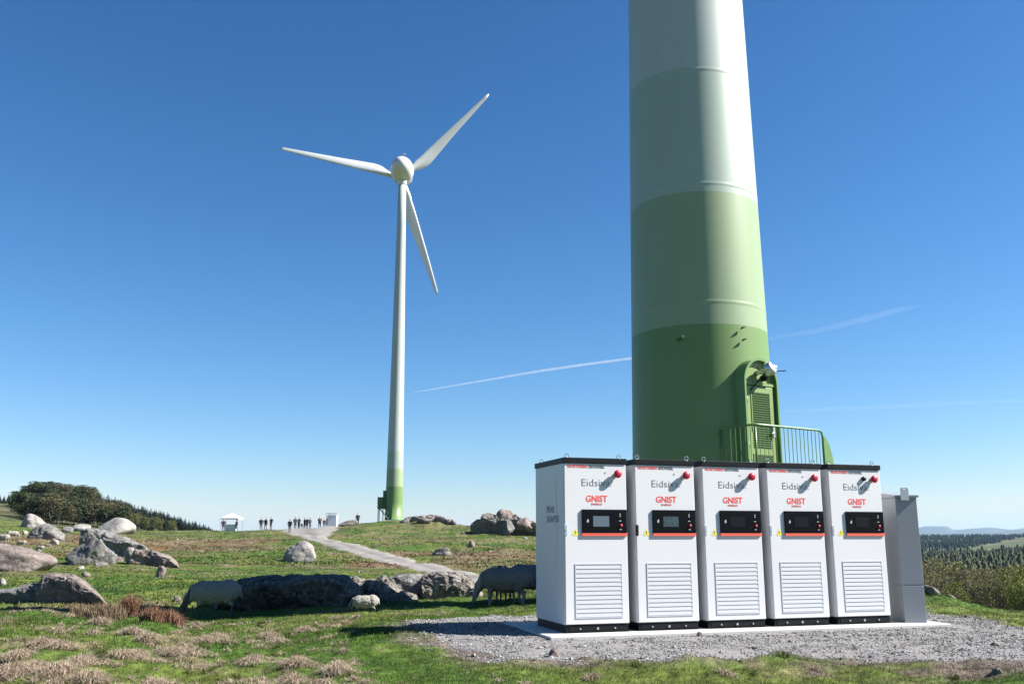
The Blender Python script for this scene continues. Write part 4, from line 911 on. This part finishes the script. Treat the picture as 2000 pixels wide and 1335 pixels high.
def canopy():
    p0 = at(435, 1033, 149); p1 = at(469, 1033, 149); x0, x1 = p0[0], p1[0]; xc = (x0+x1)/2; g = hz(xc, 149); w = (x1-x0)/2; hh = 2.0
    root = empty('canopy_tent', (xc, 149, g)); tag(root, 'white pop-up canopy with peaked roof on the crest left of the road', 'canopy')
    b = MB(); v = [b.bm.verts.new(q) for q in ((-w, -w, hh), (w, -w, hh), (w, w, hh), (-w, w, hh), (-w, -w, hh-.22), (w, -w, hh-.22), (w, w, hh-.22), (-w, w, hh-.22))]; t = b.bm.verts.new((0, 0, hh+.75))
    for k in range(4): b.bm.faces.new((v[k], v[(k+1) % 4], t)); b.bm.faces.new((v[k], v[4+k], v[4+(k+1) % 4], v[(k+1) % 4]))
    b.build('roof', M['tent'], root)
    for x in (-w, w):
        for y in (-w, w): b = MB(); b.tube([(x*.98, y*.98, -.1), (x*.98, y*.98, hh)], .035, 6); b.build('post', M['steel'], root)
    r2 = empty('table', (xc+.1, 148.6, g)); tag(r2, 'table with white cloth under the white canopy', 'table')
    b = MB(); b.box(-.9, .8, -.4, .4, 0, .95, bev=.03); b.build('tablecloth', M['tent'], r2)
    b = MB(); b.box(-1, .9, -.45, .45, .95, 1.0); b.build('tabletop', M['tent'], r2)
canopy()
def booth():
    p0 = at(640, 1032, 150); p1 = at(656.5, 1032, 150); x0, x1 = p0[0], p1[0]; xc = (x0+x1)/2; g = hz(xc, 150); w = (x1-x0)/2
    root = empty('booth', (xc, 150, g)); tag(root, 'small white booth with thin flat grey roof right of the crowd', 'booth')
    b = MB(); b.box(-w, w, -.1, 1.2, -.1, 1.95, bev=.02); b.build('wall', M['tent'], root)
    b = MB(); b.box(-w-.25, w+.1, -.3, 1.3, 2.15, 2.24, bev=.01); b.build('roof', M['latch'], root)
    b = MB()
    for x in (-w-.2, w+.05): b.tube([(x, -.25, -.1), (x, -.25, 2.15)], .03, 6)
    b.tube([(-w+.1, .5, 1.9), (-w+.1, .5, 2.2)], .03, 6); b.build('posts', M['latch'], root)
booth()

# ------------------------------------------------------------------ trees
leaf_mats = {k: base_mat('foliage '+k, c, .8, 0, .45, .9, spec=.15) for k, c in {'pine': (.036, .05, .02), 'spruce': (.018, .032, .02), 'brown': (.078, .07, .034), 'olive': (.09, .092, .03), 'bud': (.15, .135, .06), 'fresh': (.16, .18, .035)}.items()}
def leaves(C, s, rg, up=0):
    n = len(C); d = rg.normal(size=(n, 3)); d /= np.linalg.norm(d, axis=1)[:, None]; e = np.cross(d, rg.normal(size=(n, 3))); e /= np.linalg.norm(e, axis=1)[:, None]
    s = np.asarray(s).reshape(-1, 1)*np.ones((n, 1)); V = np.stack([C-d*s-e*s*.5, C+d*s-e*s*.5, C+d*s*.7+e*s*.6, C-d*s*.7+e*s*.6], 1).reshape(-1, 3)
    return V, (np.arange(n)[:, None]*4+np.arange(4)[None])
def broad_proto(seed, mat, n=900, size=.38, hollow=.0, base=.22, steep=.55, wide=1.0):
    """tree 10 m high, scaled when planted"""
    rg = np.random.default_rng(seed); H = 10.0; root = empty('tree')
    b = MB(); tips = []; b.tube([(0, 0, -.8), (.05, 0, 1.5), (rg.normal()*.2, rg.normal()*.2, 5), (rg.normal()*.3, rg.normal()*.3, 9.3)], [.15, .12, .08, .02], 6)
    for k in range(20):
        z = rg.uniform(H*base, 8.3); a = rg.uniform(0, 6.28); L = rg.uniform(.9, 2.2)*(1-.5*abs(z-4.5)/5)*wide; p1 = (math.cos(a)*L*.6, math.sin(a)*L*.6, z+L*steep); p2 = (math.cos(a)*L, math.sin(a)*L, z+L*steep*2.2)
        b.tube([(0, 0, z), p1, p2], [.06, .035, .012], 5); tips += [p1, p2]
        for q in range(2):
            t_ = rg.uniform(.4, 1); c0 = Vector(p1).lerp(Vector(p2), t_); c1 = c0+Vector((rg.normal()*.35, rg.normal()*.35, rg.uniform(.4, .9))); b.tube([c0, c1], [.022, .008], 4, False); tips.append(tuple(c1))
    b.build('trunk', M['wood'], root)
    tips += [(0, 0, 9.0), (0, 0, 8)]; tips = np.array(tips); i = rg.integers(0, len(tips), n)
    C = tips[i]+rg.normal(size=(n, 3))*np.array([.34, .34, .42])*(1+.5*(hollow == 0)); C[:, 2] = np.clip(C[:, 2], H*base*.8, 10.2)
    V, Fc = leaves(C, rg.uniform(.4, 1.3, n)*size, rg); mesh_obj('crown', V, Fc, leaf_mats[mat], root); return root
def spruce_proto(seed, mat, n=900):
    rg = np.random.default_rng(seed); root = empty('conifer'); b = MB(); b.tube([(0, 0, -.8), (0, 0, 9.9)], [.17, .02], 6); b.build('trunk', M['wood'], root)
    z = 10.2-9.2*np.sqrt(rg.random(n)); rmax = (10.3-z)*.21*(1+.25*np.sin(z*5+seed)); r = rmax*np.sqrt(rg.uniform(.1, 1, n)); a = rg.uniform(0, 6.28, n)
    C = np.c_[r*np.cos(a), r*np.sin(a), z-r*.3]; V, Fc = leaves(C, .12+.03*(10.3-z)*rg.uniform(.6, 1.2, n), rg); mesh_obj('crown', V, Fc, leaf_mats[mat], root); return root
protos = {'pine': [broad_proto(s, 'pine', 1900, .24, base=.1, wide=1.25) for s in (1, 2)], 'brown': [broad_proto(s, 'brown', 1500, .18) for s in (3, 4)], 'olive': [broad_proto(s, 'olive', 1500, .2) for s in (5, 6)],
          'spruce': [spruce_proto(s, 'spruce') for s in (7, 8)], 'bud': [broad_proto(s, 'bud', 1300, .085, 1, base=.3, steep=.8) for s in (9, 10, 11)], 'fresh': [broad_proto(s, 'fresh', 1700, .095, 1, base=.3, steep=.8) for s in (12, 13)]}
used = set()
def plant(kind, x, y, z, h, label, group, rg, cat='tree', fat=1.0):
    src = protos[kind][rg.integers(0, len(protos[kind]))]
    if src.name in used: o = copy_tree(src)
    else: o = src; used.add(src.name)
    s = h/10.; o.location = (x, y, z); o.scale = (s*fat*rg.uniform(.9, 1.15),)*2+(s,); o.rotation_euler = (0, 0, rg.uniform(0, 6.28)); tag(o, label, cat, group)
def woods():
    rg = np.random.default_rng(5)
    # left plantation on the hill: skyline of the tree tops, from the photograph
    sx = [-40, 30, 45, 60, 110, 160, 200, 240, 280, 320, 360, 400, 425]; sy = [966, 968, 948, 941, 943, 951, 962, 975, 988, 998, 1010, 1022, 1030]
    cnt = 0
    for k in range(1500):
        px = rg.uniform(34, 424) if k % 2 else rg.uniform(230, 424); t = rg.random()
        Y = 300+170*t
        top = np.interp(px, sx, sy)
        edge = px/424; kind = 'spruce' if px > 255 or rg.random() < .12 else ('pine' if px < 120 and rg.random() < .7 else rg.choice(['brown', 'pine', 'brown', 'olive']))
        if px > 210 and t < .5: kind = rg.choice(['olive', 'spruce', 'olive'])
        h = rg.uniform(7, 11)*(1.15 if px < 140 else 1)*(1.0 if px < 250 else .65)
        x = at(px, 1000, Y)[0]; g = hz(x, Y)
        ytop = 667.5+F*math.tan(PITCH-math.atan((g+h-EYE)/Y))
        lo = top+(1-t)*34*(1 if px < 250 else .7)
        if ytop < lo-2 or ytop > lo+9: 
            h = EYE+Y*math.tan(PITCH-math.atan((lo+rg.uniform(-2, 7)-667.5)/F))-g
            if h < 4 or h > 15: continue
        nm = {'spruce': ('slim dark conifer in the wood on the left hill', 'conifers of the wood on the left hill', 'conifer'), 'pine': ('rounded dark green tree in the wood on the left hill', 'dark round trees of the left wood', 'tree'), 'brown': ('brownish budding tree in the wood on the left hill', 'brownish trees of the left wood', 'tree'), 'olive': ('yellow green tree in the wood on the left hill', 'yellow green trees of the left wood', 'tree')}[kind]
        plant(kind, x, Y, g-.3, h, nm[0], nm[1], rg, nm[2], 1.35 if kind != 'spruce' else 1.3); cnt += 1
        if cnt >= 210: break
    for px in np.arange(46, 428, 3.6):                              # the skyline trees
        Y = rg.uniform(400, 450); x = at(px, 1000, Y)[0]; g = hz(x, Y); lo = np.interp(px, sx, sy)+rg.uniform(-3, 5)
        h = EYE+Y*math.tan(PITCH-math.atan((lo-667.5)/F))-g
        if h < 2.2: continue
        kd = 'spruce' if px > 190 or rg.random() < .2 else ('pine' if rg.random() < .6 else 'brown')
        if h > 14: g += h-14; h = 14
        plant(kd, x, Y, g-.3, h, 'slim dark conifer in the wood on the left hill' if kd == 'spruce' else 'tree on the skyline of the left wood', 'conifers of the wood on the left hill' if kd == 'spruce' else 'skyline trees of the left wood', rg, 'conifer' if kd == 'spruce' else 'tree', 1.25)
    # trees in front edge so the wood is closed towards the crest
    for px in np.linspace(40, 230, 26):
        Y = 290+rg.uniform(-12, 12); x = at(px, 1000, Y)[0]; g = hz(x, Y); plant('pine' if rg.random() < .6 else 'brown', x, Y, g-.5, rg.uniform(6, 8.5), 'dark bushy tree at the front edge of the left wood', 'front row of the left wood', rg, fat=1.6)
    for px in np.linspace(-30, 40, 9):
        Y = 430+rg.uniform(-15, 15); x = at(px, 1000, Y)[0]; g = hz(x, Y); plant('spruce', x, Y, g-.5, rg.uniform(3.5, 5), 'small far conifer at the left picture edge beyond the brown slope', 'far conifers at the left edge', rg, 'conifer', 1.5)
    # budding birch wood in the valley on the right
    for k in range(130):
        px = rg.uniform(1780, 2070); Y = rg.uniform(96, 165); x = at(px, 1000, Y)[0]; g = hz(x, Y); top = np.interp(px, [1780, 1830, 1880, 1930, 1960, 2000, 2090], [1096, 1092, 1100, 1104, 1096, 1100, 1092])+rg.uniform(-5, 16)+(165-Y)*.4
        h = EYE+Y*math.tan(PITCH-math.atan((top-667.5)/F))-g
        if h < 3: continue
        kind = 'fresh' if (px > 1935 and rg.random() < .6) or (1835 < px < 1860 and rg.random() < .5) else 'bud'
        plant(kind, x, Y, g-.2, h, 'bare thin tree with brown buds in the valley on the right' if kind == 'bud' else 'thin tree with fresh yellow green leaves in the valley on the right', 'budding trees of the right valley' if kind == 'bud' else 'fresh green trees of the right valley', rg, fat=1.0)
woods()
def far_forest():
    rg = np.random.default_rng(8); V = []; Fc = []; n = 0; cc = []
    K = 6800; kk = np.arange(K); PX = rg.uniform(1700, 2250, K); YY = np.where(kk < 3600, rg.uniform(1500, 2750, K), rg.uniform(420, 1500, K))
    XX = np.array([at(p, 1000, y)[0] for p, y in zip(PX, YY)]); DN = fbm(XX*.004, YY*.004, s=77, o=3); GG = height(XX, YY)
    for k in range(K):
        px, Y, x, dens, g = float(PX[k]), float(YY[k]), float(XX[k]), DN[k], float(GG[k])
        if k >= 3600 and dens < (-.15 if Y < 1000 else -.05): continue
        if k < 3600 and px > 1890 and Y < 1500+(px-1890)*9: continue
        h = rg.uniform(5, 9) if k < 3600 or (rg.random() < .1 and Y > 1000) else rg.uniform(1.8, 4.6); r = h*.4 if k < 3600 or h > 5 else h*.6
        for a0, z0, z1, rr in ((0, .05, .6, 1), (.5, .35, .85, .72), (1, .65, 1.05, .45)):
            ring = [(x+rr*r*math.cos(a0+q*1.2566)*rg.uniform(.8, 1.2), Y+rr*r*math.sin(a0+q*1.2566), g+h*z0) for q in range(5)]; V += ring+[(x, Y, g+h*z1)]
            Fc += [(n+q, n+(q+1) % 5, n+5) for q in range(5)]; v = rg.uniform(.7, 1.3); cc += [((.016*v, .032*v, .018*v) if k < 3600 or h > 5 else (.055*v, .065*v, .03*v))]*6; n += 6
    o = mesh_obj('conifer_forest', V, np.array(Fc), tint_mat('distant conifers', .9, .3, .05), cols=np.array(cc)); tag(o, 'dark conifer forest covering the far hillside on the right', 'forest', kind='stuff')
far_forest()
def mountains():
    for nm, Y, prof, seed in (('far_hills', 12500, [(1000, 1046), (1500, 1046), (1700, 1040), (1790, 1031), (1812, 1027), (1850, 1028), (1862, 1035), (1880, 1034), (1905, 1030), (1930, 1029), (1970, 1032), (2030, 1030), (2150, 1033), (2400, 1044), (2700, 1046)], 3),
                              ('near_hills', 8200, [(1000, 1047), (1600, 1047), (1760, 1042), (1830, 1040), (1900, 1041), (1960, 1037), (2030, 1034), (2200, 1032), (2600, 1046)], 4)):
        pxs = np.linspace(1000, 2700, 400); tp = np.interp(pxs, *zip(*prof)); V = []; m = 9
        for px, t in zip(pxs, tp):
            P = at(px, t, Y); ridge = P[2]+6*float(fbm(np.array([P[0]*.004]), np.array([0.]), s=seed, o=4)[0])
            for k in range(m):
                u = k/(m-1)*2-1; yy = Y+u*1400; V.append([P[0]*(yy/Y), yy, -40+(ridge+40)*math.cos(u*1.5)+(1-abs(u))*8*float(noise(np.array([P[0]*.006]), np.array([yy*.006]), s=seed)[0])])
        V = np.array(V); idx = np.arange(len(pxs)*m).reshape(-1, m); q = np.stack([idx[:-1, :-1], idx[:-1, 1:], idx[1:, 1:], idx[1:, :-1]], -1).reshape(-1, 4)
        o = mesh_obj(nm, V, q, base_mat(nm, (.05, .07, .05), .95, 0, .3, .002), smooth=True)
        if o.data.polygons[10].normal.z < 0: o.data.flip_normals()
        tag(o, kind='structure')
mountains()

# ------------------------------------------------------------------ grass
def blades(n, x, y, L, Wd, col, rg, lean=.5, z=None, per=1):
    z = height(x, y) if z is None else z
    a = rg.uniform(0, 6.28, n); ln = np.abs(rg.normal(0, lean, n)); th = rg.uniform(0, 6.28, n)
    side = np.c_[np.cos(a), np.sin(a), np.zeros(n)]*Wd[:, None]*.5
    mid = np.c_[np.cos(th)*ln*.35, np.sin(th)*ln*.35, np.ones(n)*.6]*L[:, None]; tip = np.c_[np.cos(th)*ln, np.sin(th)*ln, np.maximum(.15, 1-ln*.45)]*L[:, None]
    B = np.c_[x, y, z-.01]
    V = np.stack([B-side, B+side, B+mid+side*.7, B+mid-side*.7, B+tip], 1).reshape(-1, 3); k = (np.arange(n)*5)[:, None]
    F3 = np.concatenate([k+np.array([[0, 1, 2]]), k+np.array([[0, 2, 3]]), k+np.array([[3, 2, 4]])], 0)
    shade = np.tile(np.array([1., 1., 1., 1., 1.]), n)
    return V, F3, np.repeat(col, 5, 0)*shade[:, None]
def avoid(x, y):
    ok = (poly_sd(x, y, PADP) < -.02)
    ok &= poly_sd(x, y, ROADP) < -.3
    return ok
def grass():
    rg = np.random.default_rng(3); Vs = []; Fs = []; Cs = []; off = 0
    def add(V, F3, C):
        nonlocal off
        Vs.append(V); Fs.append(F3+off); Cs.append(C); off += len(V)
    for (r0, r1, n, L0, L1, W0) in ((6.0, 12, 240000, .015, .055, .005), (12, 24, 190000, .02, .07, .009), (24, 60, 110000, .035, .09, .035), (60, 160, 80000, .06, .16, .10)):
        b = rg.uniform(-.56, .56, n); r = np.exp(rg.uniform(math.log(r0), math.log(r1), n)); x = r*np.sin(b); y = r*np.cos(b)
        ok = avoid(x, y)
        if r0 < 40: ok &= rg.random(n) > ss(-.5, .0, gravel_m(x, y))*(.975-.1*ss(.2, .7, fbm(x*1.7, y*1.7, s=44, o=2)))
        ok &= rg.random(n) < ss(-1.1, .1, fbm(x*1.2, y*1.2, s=41, o=2))*.6+.4
        x, y = x[ok], y[ok]; m = len(x); c = ground_col(x, y); v = rg.uniform(.5, 1.35, m)[:, None]; c = c*v
        t = rg.random(m) < .10; c[t] = TAN*rg.uniform(.7, 1.1, (t.sum(), 1))
        add(*blades(m, x, y, rg.uniform(L0, L1, m), W0*rg.uniform(.6, 1.3, m), c*1.1, rg, .95))
    V = np.concatenate(Vs); Fc = np.concatenate(Fs); C = np.concatenate(Cs)
    o = mesh_obj('grass', V, Fc, tint_mat('grass blades', .75, .1, 2, trans=.25), cols=C); tag(o, 'short green and straw coloured pasture grass', 'grass', kind='stuff')
    # straw tussocks
    Vs.clear(); Fs.clear(); Cs.clear(); off = 0
    def tussock(x, y, R_, n, Lm, col, up=.9):
        a = rg.uniform(0, 6.28, n); q = R_*np.sqrt(rg.random(n)); bx = x+q*np.cos(a); by = y+q*np.sin(a); zz = height(bx, by)+R_*.38*(1-(q/R_)**2)
        add(*blades(n, bx, by, Lm*rg.uniform(.5, 1.2, n), rg.uniform(.004, .009, n)*max(1, math.hypot(x, y)/11), np.array(col)[None]*rg.uniform(.65, 1.3, (n, 1)), rg, up, z=zz-.01))
    spots = []
    for k in range(430):
        px = rg.uniform(-60, 1950)**1.0 if k % 3 == 0 else rg.uniform(-60, 720); py = rg.uniform(1185, 1350)
        if px > 700 and py < 1290: continue
        p = ground_px(px, py, -.1)
        if float(gravel_m(np.array([p[0]]), np.array([p[1]]))[0]) > -.35: continue
        spots.append(p)
    # tussocks one can single out in the photograph
    big = [(60, 1300, .3), (110, 1315, .34), (150, 1300, .3), (175, 1318, .28), (20, 1318, .3), (30, 1285, .22), (80, 1268, .18), (120, 1272, .2), (240, 1282, .26), (265, 1275, .2), (580, 1290, .26), (655, 1300, .2), (655, 1308, .2), (400, 1240, .26), (425, 1232, .24), (340, 1268, .22), (380, 1270, .2), (260, 1245, .24), (285, 1250, .2), (90, 1200, .2), (195, 1228, .2), (530, 1225, .2), (545, 1240, .16), (595, 1225, .2), (490, 1282, .14), (305, 1325, .22), (230, 1328, .22), (570, 1318, .2), (335, 1185, .2), (385, 1190, .22)]
    for px, py, R_ in big:
        p = ground_px(px, py+6, -.1); tussock(p[0], p[1], R_*.5, int(1000*R_/.25), .11, (.34, .27, .2), 1.3)
    for p in spots: R_ = rg.uniform(.015, .05) if rg.random() < .74 else rg.uniform(.05, .1); tussock(p[0], p[1], R_, int(200*R_/.1), rg.uniform(.05, .09), (.33, .265, .19) if rg.random() < .75 else (.085, .1, .03), 1.3)
    V = np.concatenate(Vs); Fc = np.concatenate(Fs); C = np.concatenate(Cs)
    o = mesh_obj('dry_grass', V, Fc, tint_mat('dry grass', .85, .1, 2, trans=.2), cols=C); tag(o, 'pale dry grass tussocks in the foreground pasture', 'dry grass', kind='stuff')
    # rust red tufts before the left outcrop
    for i, (px, py, R_, L_, lb) in enumerate([(250, 1196, .13, .34, 'tallest rust red tuft in front of the layered outcrop'), (298, 1206, .17, .2, 'low rust red tuft between the tallest tuft and the ewe'), (338, 1198, .17, .22, 'rust red tuft nearest the ewe in the shade'), (205, 1200, .3, .2, 'wide brownish tuft below the layered outcrop'), (165, 1196, .2, .16, 'small brownish tuft left of the wide one')]):
        Vs.clear(); Fs.clear(); Cs.clear(); off = 0; p = ground_px(px, py, .03); tussock(p[0], p[1], R_, 900, L_, (.2, .11, .07) if i < 3 else (.19, .14, .09), .45)
        V = np.concatenate(Vs); o = mesh_obj('dead_bracken', V, np.concatenate(Fs), tint_mat('rusty stems', .85, .1, 2, trans=.15), cols=np.concatenate(Cs)); tag(o, lb, 'tuft', 'rusty tufts by the left outcrop')
grass()

# ------------------------------------------------------------------ contrails and haze
def contrail(name, pts, D, label, dens):
    b = MB(); P = []; Rr = []
    pts = np.array(pts, float); t = np.linspace(0, len(pts)-1, 90); xs = np.interp(t, range(len(pts)), pts[:, 0]); ys = np.interp(t, range(len(pts)), pts[:, 1]); ws = np.interp(t, range(len(pts)), pts[:, 2])
    rg = np.random.default_rng(len(pts)); C = at(np.mean(xs), np.mean(ys), D)
    for i, (x, y, w) in enumerate(zip(xs, ys, ws)): p = at(x, y, D)-C; P.append(tuple(p)); Rr.append(max(4, D/F*w/2*(1+.06*rg.normal())))
    b.tube(P, Rr, 14); m = bpy.data.materials.new(name); m.use_nodes = True; nt = m.node_tree; nt.nodes.remove(nt.nodes['Principled BSDF'])
    v = N(nt, 'ShaderNodeVolumePrincipled'); v.inputs['Color'].default_value = (1, 1, 1, 1); v.inputs['Density'].default_value = dens; v.inputs['Anisotropy'].default_value = 0
    nt.links.new(v.outputs[0], nt.nodes['Material Output'].inputs['Volume'])
    o = b.build(name, m); o.location = C; tag(o, label, 'contrail')
contrail('contrail', [(794, 768, 1), (850, 759, 3.5), (950, 742, 4.5), (1050, 725, 5.5), (1140, 712, 6), (1232, 700, 6), (1360, 682, 9)], 42000, 'thin white vapour trail left of the big tower', .003)
contrail('contrail', [(1360, 682, 5), (1500, 661, 8), (1600, 645, 11), (1700, 620, 15), (1760, 604, 13), (1800, 596, 4)], 42000, 'faint broad vapour trail right of the big tower', .00016)
contrail('contrail', [(1480, 806, 4), (1600, 799, 8), (1750, 793, 9), (1880, 786, 8), (2060, 780, 8)], 42000, 'faint low vapour trail above the right horizon', .00018)
def haze():
    b = MB(); b.box(-15800, 15800, -15800, 15800, -75, 190); m = bpy.data.materials.new('haze'); m.use_nodes = True; nt = m.node_tree; nt.nodes.remove(nt.nodes['Principled BSDF'])
    v = N(nt, 'ShaderNodeVolumePrincipled'); v.inputs['Color'].default_value = (.42, .64, 1, 1); v.inputs['Density'].default_value = .00003; v.inputs['Anisotropy'].default_value = .1
    nt.links.new(v.outputs[0], nt.nodes['Material Output'].inputs['Volume']); o = b.build('haze', m); tag(o, kind='stuff')
HAZE = True
if HAZE: haze()
